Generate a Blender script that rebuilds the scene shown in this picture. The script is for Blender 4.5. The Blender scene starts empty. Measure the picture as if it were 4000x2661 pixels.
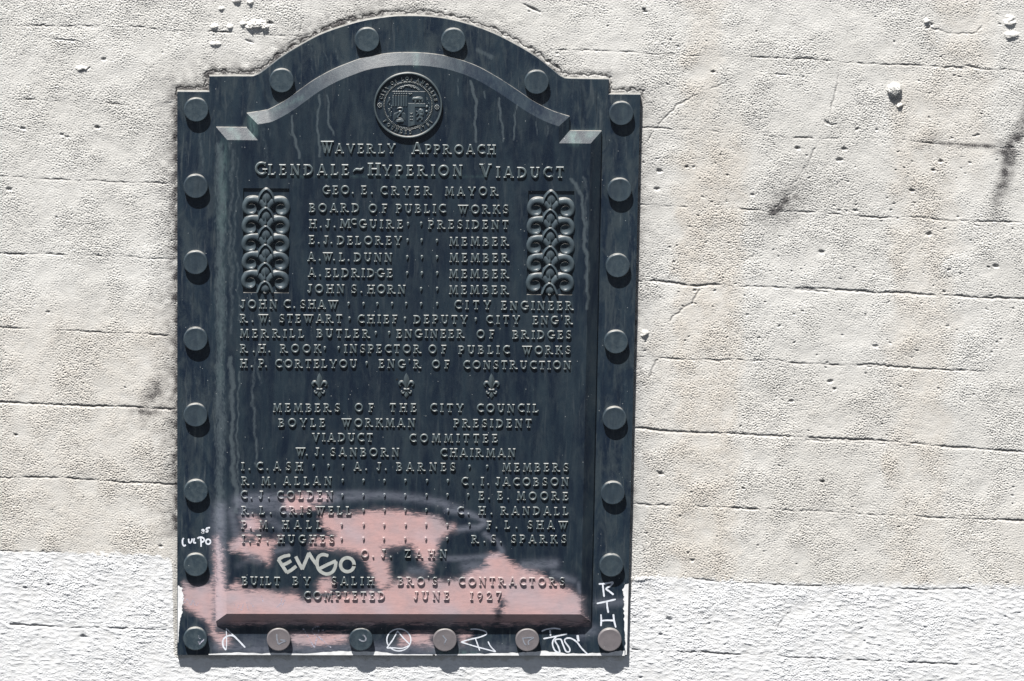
import bpy, bmesh, math, random
import numpy as np
from mathutils import Vector, Matrix
from mathutils.geometry import delaunay_2d_cdt

random.seed(7)
RNG = np.random.default_rng(11)
SC = bpy.context.scene
COL = SC.collection

# ------------------------------------------------------------------ camera
PITCH, YAW, ROLL = math.radians(17.0), 0.04507312, 0.01755473
FPX, DIST = 22810.5, 15.2208            # focal length in photo pixels, distance in metres
S = 0.00066                             # metres per unit of relief height
AIM = np.array([0.00282445, 0.0, -0.00578079])
cp, sp = math.cos(PITCH), math.sin(PITCH)
F = np.array([math.sin(YAW) * cp, math.cos(YAW) * cp, -sp])
_r = np.array([math.cos(YAW), -math.sin(YAW), 0.0])
_u = np.cross(_r, F)
R = math.cos(ROLL) * _r + math.sin(ROLL) * _u
U = -math.sin(ROLL) * _r + math.cos(ROLL) * _u
CPOS = AIM - F * DIST
# the traced plane is the plaque's face, 23 relief units in front of the wall
H_PLATE = 23.0
CPOS = CPOS + np.array([0.0, -H_PLATE * S, 0.0])
cam_d = bpy.data.cameras.new('camera')
cam = bpy.data.objects.new('camera', cam_d)
COL.objects.link(cam)
cam.matrix_world = Matrix(((R[0], U[0], -F[0], CPOS[0]), (R[1], U[1], -F[1], CPOS[1]),
                           (R[2], U[2], -F[2], CPOS[2]), (0, 0, 0, 1)))
cam_d.sensor_width = 36.0
cam_d.lens = 36.0 * FPX / 4000.0
cam_d.clip_start = 0.1
cam_d.clip_end = 500.0
SC.camera = cam

# ------------------------------------------------------------------ light
SUN_DIR = Vector((-0.185, -0.35, 0.918)).normalized()      # towards the sun
EXPOSURE = 1.02
sun_d = bpy.data.lights.new('sun', 'SUN')
sun_d.energy = 5.0
sun_d.angle = math.radians(0.5)
sun_d.color = (1.0, 0.965, 0.91)
sun = bpy.data.objects.new('sun', sun_d)
COL.objects.link(sun)
sun.rotation_euler = SUN_DIR.to_track_quat('Z', 'Y').to_euler()
sun.location = (-2, -4, 9)
world = bpy.data.worlds.new('World')
SC.world = world
world.use_nodes = True
wn = world.node_tree
wn.nodes.clear()
sky = wn.nodes.new('ShaderNodeTexSky')
sky.sky_type = 'NISHITA'
sky.air_density = 0.4
sky.dust_density = 0.0
sky.altitude = 300.0
sky.sun_disc = False
sky.sun_elevation = math.asin(SUN_DIR.z)
sky.sun_rotation = math.atan2(SUN_DIR.x, SUN_DIR.y)
bg = wn.nodes.new('ShaderNodeBackground')
bg.inputs['Strength'].default_value = 0.05
wo = wn.nodes.new('ShaderNodeOutputWorld')
hsv = wn.nodes.new('ShaderNodeHueSaturation')
hsv.inputs['Saturation'].default_value = 0.4
wn.links.new(sky.outputs[0], hsv.inputs['Color'])
wn.links.new(hsv.outputs[0], bg.inputs[0])
wn.links.new(bg.outputs[0], wo.inputs[0])
vs = SC.view_settings
vs.view_transform = 'Standard'
vs.look = 'None'
vs.exposure = EXPOSURE
vs.gamma = 1.0
vs.use_curve_mapping = False
SC.cycles.max_bounces = 6

# ------------------------------------------------------------------ mapping between trace and wall
def W(u, v, h):
    """point on the plane h relief units in front of the wall; returns X, Z in metres"""
    u = np.asarray(u, float); v = np.asarray(v, float)
    a = (u - 2000.0) / FPX; b = -(v - 1330.5) / FPX
    dx = F[0] + R[0] * a + U[0] * b
    dy = F[1] + R[1] * a + U[1] * b
    dz = F[2] + R[2] * a + U[2] * b
    t = (-h * S - CPOS[1]) / dy
    return CPOS[0] + t * dx, CPOS[2] + t * dz

def PROJ(P):
    d = P - CPOS
    z = d @ F
    return 2000.0 + FPX * (d @ R) / z, 1330.5 - FPX * (d @ U) / z

# ------------------------------------------------------------------ distance helpers for stains, cracks and brush marks
def d_path(u, v, pts):
    out = np.full(u.shape, 1e9)
    for (x0, y0), (x1, y1) in zip(pts[:-1], pts[1:]):
        dx, dy = x1 - x0, y1 - y0
        L2 = dx * dx + dy * dy + 1e-9
        t = np.clip(((u - x0) * dx + (v - y0) * dy) / L2, 0, 1)
        out = np.minimum(out, np.hypot(u - x0 - t * dx, v - y0 - t * dy))
    return out

def sd_poly(u, v, pts):
    """signed distance, positive inside"""
    d = d_path(u, v, pts + pts[:1])
    ins = np.zeros(u.shape, bool)
    n = len(pts)
    for i in range(n):
        x0, y0 = pts[i]; x1, y1 = pts[(i + 1) % n]
        if y0 == y1: continue
        c = ((y0 > v) != (y1 > v)) & (u < (x1 - x0) * (v - y0) / (y1 - y0) + x0)
        ins ^= c
    return np.where(ins, d, -d)

def sm(x, a, b):
    t = np.clip((x - a) / (b - a), 0, 1)
    return t * t * (3 - 2 * t)

def G_(*p): return [(660 + x / 2.0606, 1900 + y / 2.0606) for x, y in p]
def H_(*p): return [(1560 + x / 2.0602, 1900 + y / 2.0602) for x, y in p]
def K_(*p): return [(1340 + x / 2.241, 1960 + y / 2.241) for x, y in p]
def A_(*p): return [(660 + x / 1.759, 20 + y / 1.759) for x, y in p]
def B_(*p): return [(1300 + x / 1.759, 20 + y / 1.759) for x, y in p]
def D_(*p): return [(1300 + x / 1.9008, 680 + y / 1.9008) for x, y in p]
def E_(*p): return [(660 + x / 1.9008, 1400 + y / 1.9008) for x, y in p]

PINK = [
    G_((340, 1110), (370, 1034), (380, 845), (560, 822), (700, 848), (1000, 850), (1090, 908), (1270, 890)) +
    K_((300, 790), (430, 705), (560, 652), (830, 684)) +
    H_((480, 745), (560, 690), (690, 650), (715, 560), (790, 545), (880, 600), (960, 650), (1100, 690),
       (1250, 770), (1400, 840), (1475, 900), (1475, 1034), (1520, 1110)),
    K_((0, 120), (170, 85), (380, 68), (560, 85), (700, 110), (850, 150), (900, 195), (975, 195), (985, 230),
       (900, 280), (840, 330), (815, 420), (800, 520), (770, 612), (700, 560), (650, 480), (600, 390), (440, 400),
       (350, 420), (390, 520), (415, 640), (430, 720), (330, 775), (290, 740), (260, 640), (190, 510), (120, 450),
       (0, 430)) + G_((1230, 490), (1130, 495), (1150, 430), (1330, 395), (1240, 330), (1215, 215)),
    G_((488, 520), (490, 460), (560, 400), (680, 385), (760, 410), (830, 440), (900, 405), (835, 480), (826, 560),
       (800, 622), (740, 592), (640, 570), (560, 535)),
    G_((120, 760), (200, 815), (330, 780), (358, 700), (366, 1100), (330, 1110), (250, 1060), (170, 1000), (110, 950),
       (100, 860)),
    G_((330, 1090), (372, 1095), (382, 1170), (480, 1192), (520, 1260), (420, 1310), (340, 1190)),
    G_((980, 1180), (1440, 1180), (1440, 1250), (1200, 1290), (1010, 1280)),
    H_((0, 1170), (262, 1175), (255, 1285), (0, 1280)),
    H_((470, 1170), (580, 1185), (510, 1275)),
    G_((1180, 790), (1220, 750), (1290, 740), (1330, 790), (1300, 850), (1200, 870)),
    G_((500, 800), (540, 765), (600, 790), (590, 830), (500, 830)),
    G_((900, 100), (1080, 60), (1200, 60), (1300, 70), (1290, 120), (1150, 150), (1220, 170), (1020, 210), (930, 190)),
    G_((590, 260), (680, 230), (760, 300), (740, 360), (610, 350)),
    G_((365, 1034), (365, 420), (395, 400), (430, 500), (455, 800), (462, 1034)),
]
PINK_HOLES = [
    H_((838, 905), (845, 930), (836, 985), (815, 1030), (800, 1085), (780, 1060), (772, 1000), (800, 970), (815, 915)),
    K_((455, 470), (470, 410), (560, 400), (640, 480), (690, 560), (760, 620), (700, 640), (520, 600), (470, 590)),
    K_((860, 300), (900, 290), (960, 320), (960, 370), (870, 360)),
    G_((600, 400), (690, 410), (690, 450), (600, 450)),
]
# long pale run-off marks on the metal: polyline, half width, strength
DRIPS = [
    ([(862, 570), (860, 1200), (858, 2050)], 24, .62), ([(846, 520), (842, 1500), (840, 2100)], 5, .5), ([(880, 800), (876, 1900)], 5, .5),
    (A_((1025, 620), (1020, 760), (1022, 880), (1050, 1040)), 6, .8), (A_((1085, 620), (1105, 720), (1105, 800), (1125, 890)), 5, .8),
    (A_((850, 760), (860, 850), (870, 960), (895, 1050)), 6, .8), (A_((820, 850), (860, 910)), 4, .5),
    (A_((660, 850), (660, 1080)), 9, .4), (A_((695, 850), (700, 900)), 4, .5),
    (A_((985, 260), (990, 480)), 7, .45), (A_((1070, 270), (1075, 380)), 5, .5), (A_((1150, 300), (1150, 390)), 4, .6),
    (A_((215, 870), (225, 980), (215, 1150)), 8, .5), (A_((540, 500), (560, 640)), 8, .4), (A_((620, 600), (625, 680)), 5, .4),
    (B_((960, 520), (975, 700), (980, 940)), 6, .9), (B_((1040, 590), (1035, 640)), 5, .7),
    (B_((1140, 640), (1155, 760), (1160, 940)), 5, .8), (B_((1265, 690), (1250, 830), (1245, 930)), 5, .8),
    (B_((1385, 800), (1395, 900)), 4, .6), (B_((1480, 830), (1485, 900)), 4, .6), (B_((860, 510), (867, 620)), 4, .7),
    (B_((1700, 560), (1705, 640)), 7, .4), (B_((1640, 560), (1650, 780)), 8, .35), (B_((1840, 600), (1830, 800)), 8, .4),
    (B_((2000, 930), (2005, 1100)), 7, .4), (B_((1010, 310), (1080, 360)), 14, .6),
    (B_((1530, 1060), (1510, 1180), (1500, 1300)), 5, .4), (B_((985, 1040), (990, 1180)), 5, .4),
    (D_((1780, 40), (1850, 200), (1870, 400), (1885, 600), (1885, 1000)), 9, .75), (D_((1860, 30), (1880, 160), (1890, 500)), 12, .5),
    (D_((2130, 260), (2140, 400)), 4, .6), (D_((2060, 330), (2075, 520)), 6, .45), (D_((2200, 280), (2210, 520)), 9, .4),
    (D_((2240, 480), (2235, 620)), 6, .5), (D_((1790, 600), (1830, 620)), 3, .3),
    (E_((465, 0), (465, 500), (500, 1140)), 12, .75), (E_((510, 100), (515, 900), (540, 1050)), 6, .6),
    (E_((630, 60), (630, 500), (650, 800)), 9, .55), (E_((200, 60), (205, 300)), 8, .4), (E_((120, 200), (110, 700)), 10, .3),
    ([(905, 560), (900, 900), (905, 1300)], 12, .5), ([(925, 620), (930, 760), (915, 960), (940, 1250)], 7, .5),
    ([(1010, 1210), (1020, 1300), (1000, 1420), (1020, 1500)], 9, .5), ([(975, 1150), (985, 1280)], 5, .5),
    ([(1600, 600), (1602, 640)], 8, .5), ([(1590, 840), (1594, 960), (1590, 1180)], 6, .35), ([(1905, 690), (1900, 760)], 5, .4),
    ([(1480, 2000), (1500, 1990)], 4, .4), ([(730, 560), (735, 760)], 8, .4), ([(745, 1150), (742, 1300)], 9, .35),
    ([(735, 1500), (742, 1590)], 8, .4), ([(795, 1660), (800, 1900)], 7, .35), ([(720, 1700), (722, 2080)], 9, .25),
    ([(2440, 1500), (2436, 1800)], 8, .35), ([(2400, 1800), (2390, 1880)], 10, .35), ([(2320, 700), (2330, 1000)], 9, .3),
]
HAZE = [
    ([(860, 1985), (858, 2200), (856, 2420)], 26, .75), ([(940, 2090), (960, 2160), (1010, 2190)], 16, .4), ([(905, 2000), (930, 2120)], 22, .5), ([(900, 2330), (1120, 2370), (1300, 2375)], 30, .6), ([(1450, 2330), (1500, 2390)], 34, .6), ([(1700, 2360), (1760, 2390)], 36, .5), ([(2000, 2330), (2240, 2380)], 40, .5), ([(1360, 2070), (1400, 2100)], 26, .5), ([(1640, 2090), (1700, 2110)], 24, .45), ([(780, 2290), (800, 2400)], 20, .35),
    (G_((560, 120), (760, 100), (900, 110)), 26, .75), (G_((1130, 100), (1350, 95)), 20, .7), (G_((600, 210), (640, 320)), 30, .7),
    (H_((-420, 90), (-150, 70), (120, 95), (330, 130), (480, 190)), 17, .6), (H_((-500, 60), (-300, 50), (-100, 80)), 12, .5), (G_((560, 160), (760, 150), (960, 200)), 24, .6),
    (H_((380, 190), (560, 220), (660, 262), (690, 295), (640, 328), (480, 345)), 12, .75),
    (H_((690, 385), (790, 450), (830, 520), (780, 560), (500, 580), (380, 582)), 11, .6),
    (H_((540, 640), (690, 645)), 26, .55), (H_((1000, 640), (1250, 625)), 20, .65), (H_((1240, 700), (1400, 760)), 16, .5),
    (H_((1440, 780), (1450, 860)), 8, .5), (K_((600, 600), (700, 610)), 16, .5), (G_((760, 760), (900, 900)), 3, .1),
    (G_((700, 560), (560, 640)), 14, .2), (G_((390, 230), (410, 900)), 28, .55), (G_((800, 260), (900, 330)), 18, .4),
    (G_((960, 500), (860, 520)), 14, .5), (H_((1590, 940), (1800, 930)), 18, .45), ([(850, 2525), (1060, 2540), (1500, 2535), (1700, 2540)], 24, .6), ([(1750, 2530), (2000, 2535)], 22, .35), (G_((620, 1250), (1000, 1280)), 30, .35),
    (G_((1150, 1290), (1400, 1310)), 30, .35), (H_((540, 1290), (900, 1300)), 26, .2), (H_((1470, 1190), (1560, 1160)), 22, .5),
    (G_((520, 900), (900, 960)), 26, .25), (H_((1100, 900), (1440, 980)), 40, .35),
]
VERD = [
    ([(875, 560), (868, 900)], 18, .40), ([(866, 900), (862, 1500)], 16, .18), ([(985, 460), (990, 520)], 18, .8), ([(905, 505), (930, 540)], 14, .6),
    ([(2240, 530), (2245, 550)], 20, .8), ([(2300, 525), (2325, 520)], 14, .7), ([(1625, 205), (1625, 255)], 12, .5), ([(1050, 440), (1180, 380)], 10, .3),
    ([(1720, 2556), (1860, 2556)], 12, 1.0), ([(1700, 2545), (1780, 2540)], 12, .5),
    ([(1030, 690), (1900, 690)], 5, .25),
]

def fields(u, v):
    p = np.full(u.shape, -1e9)
    for q in PINK: p = np.maximum(p, sd_poly(u, v, q))
    for q in PINK_HOLES: p = np.minimum(p, -sd_poly(u, v, q) + 2)
    pink = np.clip(0.5 + p / 96.0, 0, 1)
    st = np.zeros(u.shape)
    uq = u + 3.2 * np.sin(v / 23.0 + u * .01) + 2.0 * np.sin(v / 9.1 + u * .023) + 4.0 * np.sin(v / 71.0 + u * .05)
    for q, w, a in DRIPS: st = np.maximum(st, a * np.exp(-(d_path(uq, v, q) / w) ** 2))
    hz = np.zeros(u.shape)
    for q, w, a in HAZE: hz = np.maximum(hz, a * np.exp(-(d_path(u, v, q) / w) ** 2))
    vd = np.zeros(u.shape)
    for q, w, a in VERD: vd = np.maximum(vd, a * np.exp(-(d_path(u, v, q) / w) ** 2))
    return pink, st, hz, vd

# ------------------------------------------------------------------ node helpers
def new_mat(name):
    m = bpy.data.materials.new(name)
    m.use_nodes = True
    nt = m.node_tree
    b = nt.nodes['Principled BSDF']
    return m, nt, b

class NG:
    def __init__(s, nt): s.nt = nt
    def n(s, t, **k):
        x = s.nt.nodes.new(t)
        for a, b in k.items(): setattr(x, a, b)
        return x
    def lk(s, a, b): s.nt.links.new(a, b)
    def val(s, sock, x):
        if isinstance(x, (int, float)): sock.default_value = x
        elif isinstance(x, tuple): sock.default_value = x if len(x) == 4 else x + (1,)
        else: s.lk(x, sock)
    def math(s, op, a, b=0.0, clamp=False):
        x = s.n('ShaderNodeMath', operation=op, use_clamp=clamp)
        s.val(x.inputs[0], a); s.val(x.inputs[1], b)
        return x.outputs[0]
    def mix(s, f, a, b):
        x = s.n('ShaderNodeMix', data_type='RGBA')
        s.val(x.inputs[0], f); s.val(x.inputs[6], a); s.val(x.inputs[7], b)
        return x.outputs[2]
    def ramp(s, x, a, b):
        m = s.n('ShaderNodeMapRange', clamp=True)
        m.interpolation_type = 'SMOOTHSTEP'
        s.val(m.inputs[0], x); m.inputs[1].default_value = a; m.inputs[2].default_value = b
        return m.outputs[0]
    def coords(s, scale, rot=(0, 0, 0)):
        g = s.n('ShaderNodeNewGeometry')
        m = s.n('ShaderNodeMapping')
        m.inputs['Scale'].default_value = scale
        m.inputs['Rotation'].default_value = rot
        s.lk(g.outputs['Position'], m.inputs[0])
        return m.outputs[0]
    def noise(s, scale, detail=4.0, rough=.55, dist=0.0, vec=None, stretch=(1, 1, 1), rot=(0, 0, 0)):
        x = s.n('ShaderNodeTexNoise')
        x.inputs['Scale'].default_value = scale
        x.inputs['Detail'].default_value = detail
        x.inputs['Roughness'].default_value = rough
        x.inputs['Distortion'].default_value = dist
        s.lk(vec if vec is not None else s.coords(stretch, rot), x.inputs[0])
        return x.outputs[0]
    def attr(s, name):
        x = s.n('ShaderNodeAttribute', attribute_name=name)
        return x.outputs['Fac']

def bronze(name, base_pink=None, lift=1.0, grey=0.0, mottle=0.0, vary=False, pinkness=.95):
    m, nt, b = new_mat(name)
    g = NG(nt)
    # patina: mottled slate with vertical weathering
    n1 = g.noise(9.0, 5, .6, .3, stretch=(3.2, 3.2, .55))
    n2 = g.noise(34.0, 4, .6, .2, stretch=(2.2, 2.2, .6))
    n3 = g.noise(700.0, 3, .7)
    navy = (.0036 * lift, .0098 * lift, .0225 * lift)
    slate = (.0135 * lift, .0255 * lift, .0385 * lift)
    teal = (.030 * lift, .043 * lift, .052 * lift)
    c = g.mix(g.ramp(n1, .34, .68), navy, slate)
    c = g.mix(g.math('MULTIPLY', g.ramp(n2, .52, .76), .55), c, teal)
    c = g.mix(g.math('MULTIPLY', g.ramp(n3, .45, .75), .3), c, (.028 * lift, .036 * lift, .044 * lift))
    if grey: c = g.mix(grey, c, g.mix(g.ramp(n2, .3, .7), (.050, .066, .074), (.082, .104, .112)))
    if grey: c = g.mix(g.math('MULTIPLY', g.attr('worn'), .8), c, (.165, .205, .215))
    if mottle:
        n4 = g.noise(16.0, 5, .65, .8, stretch=(2.0, 2.0, .8))
        c = g.mix(g.math('MULTIPLY', g.ramp(n4, .42, .70), mottle), c, (.040, .054, .064))
        n5 = g.noise(46.0, 4, .6, .4, stretch=(2.4, 2.4, .22))
        c = g.mix(g.math('MULTIPLY', g.ramp(n5, .55, .74), mottle), c, (.060, .074, .084))
        c = g.mix(g.math('MULTIPLY', g.ramp(g.noise(30.0, 4, .6, .3, stretch=(2.6, 2.6, .3)), .6, .72), mottle), c, (.008, .014, .024))
    if vary:
        oi = g.n('ShaderNodeObjectInfo')
        c = g.mix(g.math('MULTIPLY', oi.outputs['Random'], .6), c, g.mix(g.ramp(g.noise(75.0, 5, .65, .6), .38, .66), (.030, .048, .064), (.070, .094, .108)))
    # run-off streaks
    sn = g.noise(190.0, 4, .65, .4, stretch=(1, 1, .45))
    sf = g.ramp(g.math('ADD', g.attr('streak'), g.math('MULTIPLY', g.math('SUBTRACT', sn, .5), .9)), .22, .75)
    c = g.mix(g.math('MULTIPLY', sf, .62), c, (.088, .112, .128))
    # verdigris
    vn = g.noise(60.0, 5, .6, .5, stretch=(1.6, 1, .5))
    vf = g.math('MULTIPLY', g.attr('verdigris'), g.ramp(vn, .25, .7))
    c = g.mix(g.math('MULTIPLY', vf, .7), c, (.11, .19, .185))
    # rubbed haze of old paint
    hn = g.noise(90.0, 4, .6, .6, stretch=(.6, 1, 1.6), rot=(0, .25, 0))
    hf = g.math('MULTIPLY', g.attr('haze'), g.ramp(hn, .05, .62))
    c = g.mix(g.math('MULTIPLY', hf, .8), c, (.20, .215, .27))
    # pink overpaint with dry-brush edges
    bn = g.noise(52.0, 6, .72, 1.2, stretch=(.6, 1, 3.0), rot=(0, -.45, 0))
    bn2 = g.noise(14.0, 3, .5)
    pv = g.math('ADD', g.attr('pink'), g.math('MULTIPLY', g.math('SUBTRACT', bn, .5), .95))
    pv = g.math('ADD', pv, g.math('MULTIPLY', g.math('SUBTRACT', bn2, .5), .35))
    pf = g.ramp(pv, .40, .68)
    pn = g.noise(22.0, 4, .6, .4)
    pc = g.mix(g.ramp(pn, .32, .72), (.55, .35, .345), (.46, .325, .335))
    pn2 = g.noise(8.0, 3, .5, .2)
    pc = g.mix(g.math('MULTIPLY', g.ramp(pn2, .48, .68), .75), pc, (.37, .315, .345))
    pc = g.mix(g.math('MULTIPLY', g.attr('haze'), .55), pc, (.46, .43, .50))
    pl = g.ramp(g.math('ADD', g.attr('pink'), g.math('MULTIPLY', g.math('SUBTRACT', g.noise(26.0, 4, .6, .6, rot=(0, -.3, 0), stretch=(.7, 1, 1.5)), .5), .6)), .22, .80)
    c = g.mix(g.math('MULTIPLY', pl, .62 * pinkness), c, (.215, .178, .20))
    c = g.mix(g.math('MULTIPLY', g.math('MULTIPLY', pf, g.math('ADD', g.math('MULTIPLY', g.ramp(bn, .3, .62), .22), .78)), pinkness), c, pc)
    if base_pink is not None:
        wn_ = g.noise(45.0, 4, .6, .3)
        c = g.mix(g.math('ADD', g.math('MULTIPLY', g.ramp(wn_, .2, .8), .2), base_pink[3]), c, base_pink[:3])
    # bird-lime specks and grit
    vo = g.n('ShaderNodeTexVoronoi', feature='F1')
    vo.inputs['Scale'].default_value = 95.0
    g.lk(g.coords((1, 1, .75)), vo.inputs['Vector'])
    spn = g.noise(40.0, 2, .5)
    spk = g.math('MULTIPLY', g.math('LESS_THAN', vo.outputs['Distance'], .085), g.math('GREATER_THAN', spn, .60))
    c = g.mix(g.math('MULTIPLY', spk, .75), c, (.38, .40, .41))
    # dust and old mortar on upward faces, their sunlit brightness painted in too
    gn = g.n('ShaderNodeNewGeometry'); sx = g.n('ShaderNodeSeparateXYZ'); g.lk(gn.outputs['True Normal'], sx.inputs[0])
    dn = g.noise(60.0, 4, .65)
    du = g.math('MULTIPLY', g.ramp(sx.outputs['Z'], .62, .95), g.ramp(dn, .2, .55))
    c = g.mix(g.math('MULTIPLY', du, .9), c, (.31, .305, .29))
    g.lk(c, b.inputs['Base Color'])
    rr = g.math('ADD', g.math('MULTIPLY', n1, .16), .34)
    rr = g.math('ADD', rr, g.math('MULTIPLY', pf, .2))
    g.lk(rr, b.inputs['Roughness'])
    b.inputs['Specular IOR Level'].default_value = .5
    bu = g.n('ShaderNodeBump')
    bu.inputs['Strength'].default_value = .35
    bu.inputs['Distance'].default_value = .0009
    bh = g.math('ADD', g.math('MULTIPLY', g.noise(420.0, 3, .6), .6), g.math('MULTIPLY', g.noise(95.0, 4, .6), .8))
    g.lk(bh, bu.inputs['Height'])
    g.lk(bu.outputs[0], b.inputs['Normal'])
    return m

def paint(name, col, cover=.62, rough=.6, grain=260.0):
    """marker / brush paint: chalky, lets the metal show through"""
    m, nt, b = new_mat(name)
    g = NG(nt)
    n = g.noise(grain, 4, .7, .2)
    n2 = g.noise(70.0, 3, .5)
    g.lk(g.mix(g.ramp(n2, .35, .7), col, tuple(x * .82 for x in col)), b.inputs['Base Color'])
    b.inputs['Roughness'].default_value = rough
    b.inputs['Specular IOR Level'].default_value = .25
    v = g.math('ADD', g.math('MULTIPLY', n, .7), g.math('MULTIPLY', n2, .3))
    g.lk(g.ramp(v, .62 - cover * .45, .72 - cover * .45), b.inputs['Alpha'])
    return m

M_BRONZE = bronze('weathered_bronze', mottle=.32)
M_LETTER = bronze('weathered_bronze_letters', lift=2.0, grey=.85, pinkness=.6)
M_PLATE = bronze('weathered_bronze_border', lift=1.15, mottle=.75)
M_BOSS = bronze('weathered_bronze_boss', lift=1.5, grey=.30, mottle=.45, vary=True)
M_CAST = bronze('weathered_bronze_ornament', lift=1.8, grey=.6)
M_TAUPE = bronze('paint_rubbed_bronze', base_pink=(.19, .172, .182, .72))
M_CHALK = paint('white_paint_pen', (.74, .78, .86), .86)
M_CHALK_FAINT = paint('worn_paint_pen', (.50, .50, .62), .34)
M_GREYMARK = paint('rubbed_grey_mark', (.26, .28, .33), .55)
M_BRUSH = paint('pale_grey_brush_paint', (.40, .42, .41), 1.25, .5, 120.0)
M_WHITE = paint('white_wall_paint_on_metal', (.80, .81, .83), .95, .7, 150.0)

# ------------------------------------------------------------------ mesh builder
PLAQUE_BASE = Vector((0.0, 0.0, 0.0))
class MB:
    def __init__(s): s.v = []; s.f = []; s.worn = []
    def add(s, P, faces):
        o = len(s.v)
        s.v.extend([tuple(p) for p in P])
        s.f.extend([tuple(i + o for i in f) for f in faces])
        return o
    def build(s, name, mat, parent=None, masks=True, smooth=None, origin=None):
        P = np.array(s.v, float)
        me = bpy.data.meshes.new(name)
        base = np.array(origin) if origin is not None else np.zeros(3)
        me.from_pydata((P - base).tolist(), [], s.f)
        me.update()
        if masks:
            u, v = PROJ(P)
            for nm, arr in zip(('pink', 'streak', 'haze', 'verdigris'), fields(u, v)):
                a = me.attributes.new(nm, 'FLOAT', 'POINT')
                a.data.foreach_set('value', arr.astype(np.float32))
        if s.worn:
            a = me.attributes.new('worn', 'FLOAT', 'POINT')
            a.data.foreach_set('value', np.array(s.worn, np.float32))
        if smooth is not None:
            try:
                me.shade_smooth() if smooth is True else me.shade_flat()
            except AttributeError:
                pass
            if isinstance(smooth, float):
                me.shade_smooth()
                me.set_sharp_from_angle(angle=smooth)
        me.materials.append(mat)
        o = bpy.data.objects.new(name, me)
        COL.objects.link(o)
        if origin is not None: o.location = Vector(origin)
        if parent is not None: o.parent = parent
        return o

def pts3(u, v, href, h):
    """trace (u,v) on the plane at href, then stand the point at relief height h"""
    X, Z = W(u, v, href)
    h = np.broadcast_to(np.asarray(h, float), X.shape)
    return np.stack([X, -h * S, Z], -1)

# ------------------------------------------------------------------ serif capitals, drawn as unions of strokes
ST, TH, SV = .195, .13, .09
def rect(a, b, c, d): return [(a, b), (c, b), (c, d), (a, d)]
def dbar(x0, y0, x1, y1, w):      # slanted stroke cut horizontally
    w = w + .02
    q = [(x0 - w / 2, y0), (x0 + w / 2, y0), (x1 + w / 2, y1), (x1 - w / 2, y1)]
    return q if y1 > y0 else q[::-1]
def obar(x0, y0, x1, y1, w):      # stroke with square ends
    L = math.hypot(x1 - x0, y1 - y0); nx, ny = -(y1 - y0) / L * w / 2, (x1 - x0) / L * w / 2
    return [(x0 - nx, y0 - ny), (x1 - nx, y1 - ny), (x1 + nx, y1 + ny), (x0 + nx, y0 + ny)]
def arc(cx, cy, rx, ry, w, a0, a1, n=18):
    w = w + .025
    a = [math.radians(a0 + (a1 - a0) * i / n) for i in range(n + 1)]
    o = [(cx + rx * math.cos(t), cy + ry * math.sin(t)) for t in a]
    k = [(cx + (rx - w) * math.cos(t), cy + (ry - w) * math.sin(t)) for t in a]
    return o + k[::-1]
def disc(cx, cy, r, n=14, ry=None):
    return [(cx + r * math.cos(2 * math.pi * i / n), cy + (ry or r) * math.sin(2 * math.pi * i / n)) for i in range(n)]
def stem(x, y0=0, y1=1, w=ST, top=1, bot=1, o=.085):
    q = [rect(x - w / 2, y0, x + w / 2, y1)]
    if bot: q += [rect(x - w / 2 - o, y0, x + w / 2 + o, y0 + SV), [(x - w / 2 - o * .5, y0 + SV - .01), (x + w / 2 + o * .5, y0 + SV - .01), (x + w / 2 - .01, y0 + SV + .06), (x - w / 2 + .01, y0 + SV + .06)]]
    if top: q += [rect(x - w / 2 - o, y1 - SV, x + w / 2 + o, y1), [(x - w / 2 + .01, y1 - SV - .06), (x + w / 2 - .01, y1 - SV - .06), (x + w / 2 + o * .5, y1 - SV + .01), (x - w / 2 - o * .5, y1 - SV + .01)]]
    return q
def serif(x, y, o=.14): return rect(x - o, y, x + o, y + SV)
def Ebot(r): return [rect(.1, 0, r, TH), [(r - .16, TH - .02), (r - .10, 0.0), (r + .03, .27), (r - .03, .27)], [(r-.1,0),(r,.0),(r+.03,.27),(r-.02,.2)]]
def Etop(r): return [rect(.1, 1 - TH, r, 1), [(r - .11, 1 - TH + .02), (r - .05, .76), (r + .01, .76), (r, 1.0)]]
GL = {}
def gl(ch, w, polys): GL[ch] = (w, polys)
gl('I', .34, stem(.17))
gl('H', .86, stem(.17) + stem(.69) + [rect(.2, .45, .66, .45 + TH)])
gl('L', .66, stem(.17) + Ebot(.62))
gl('E', .66, stem(.17) + Ebot(.62) + Etop(.58) + [rect(.2, .46, .45, .46 + TH), rect(.40, .40, .47, .64)])
gl('F', .62, stem(.17) + Etop(.58) + [rect(.2, .44, .45, .44 + TH), rect(.40, .37, .47, .62)])
gl('T', .74, stem(.37, top=0) + [rect(.03, 1 - TH, .71, 1), [(.0, .74), (.06, .74), (.14, .9), (.03, 1)], [(.68, .74), (.74, .74), (.71, 1), (.60, .9)]])
gl('O', .98, [arc(.49, .5, .49, .52, .15, 0, 180), arc(.49, .5, .49, .52, .15, 180, 360)])
gl('C', .80, [arc(.49, .5, .49, .52, .15, 50, 200), arc(.49, .5, .49, .52, .15, 190, 318), [(.70, .70), (.78, .66), (.80, .98), (.72, .94)]])
gl('G', .90, [arc(.49, .5, .49, .52, .15, 50, 200), arc(.49, .5, .49, .52, .15, 190, 325), [(.70, .70), (.78, .66), (.80, .98), (.72, .94)], rect(.68, .08, .83, .46), rect(.55, .40, .92, .48)])
gl('D', .86, stem(.17) + [arc(.34, .5, .50, .5, .15, -90, 90), rect(.15, 0, .36, TH), rect(.15, 1 - TH, .36, 1)])
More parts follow.
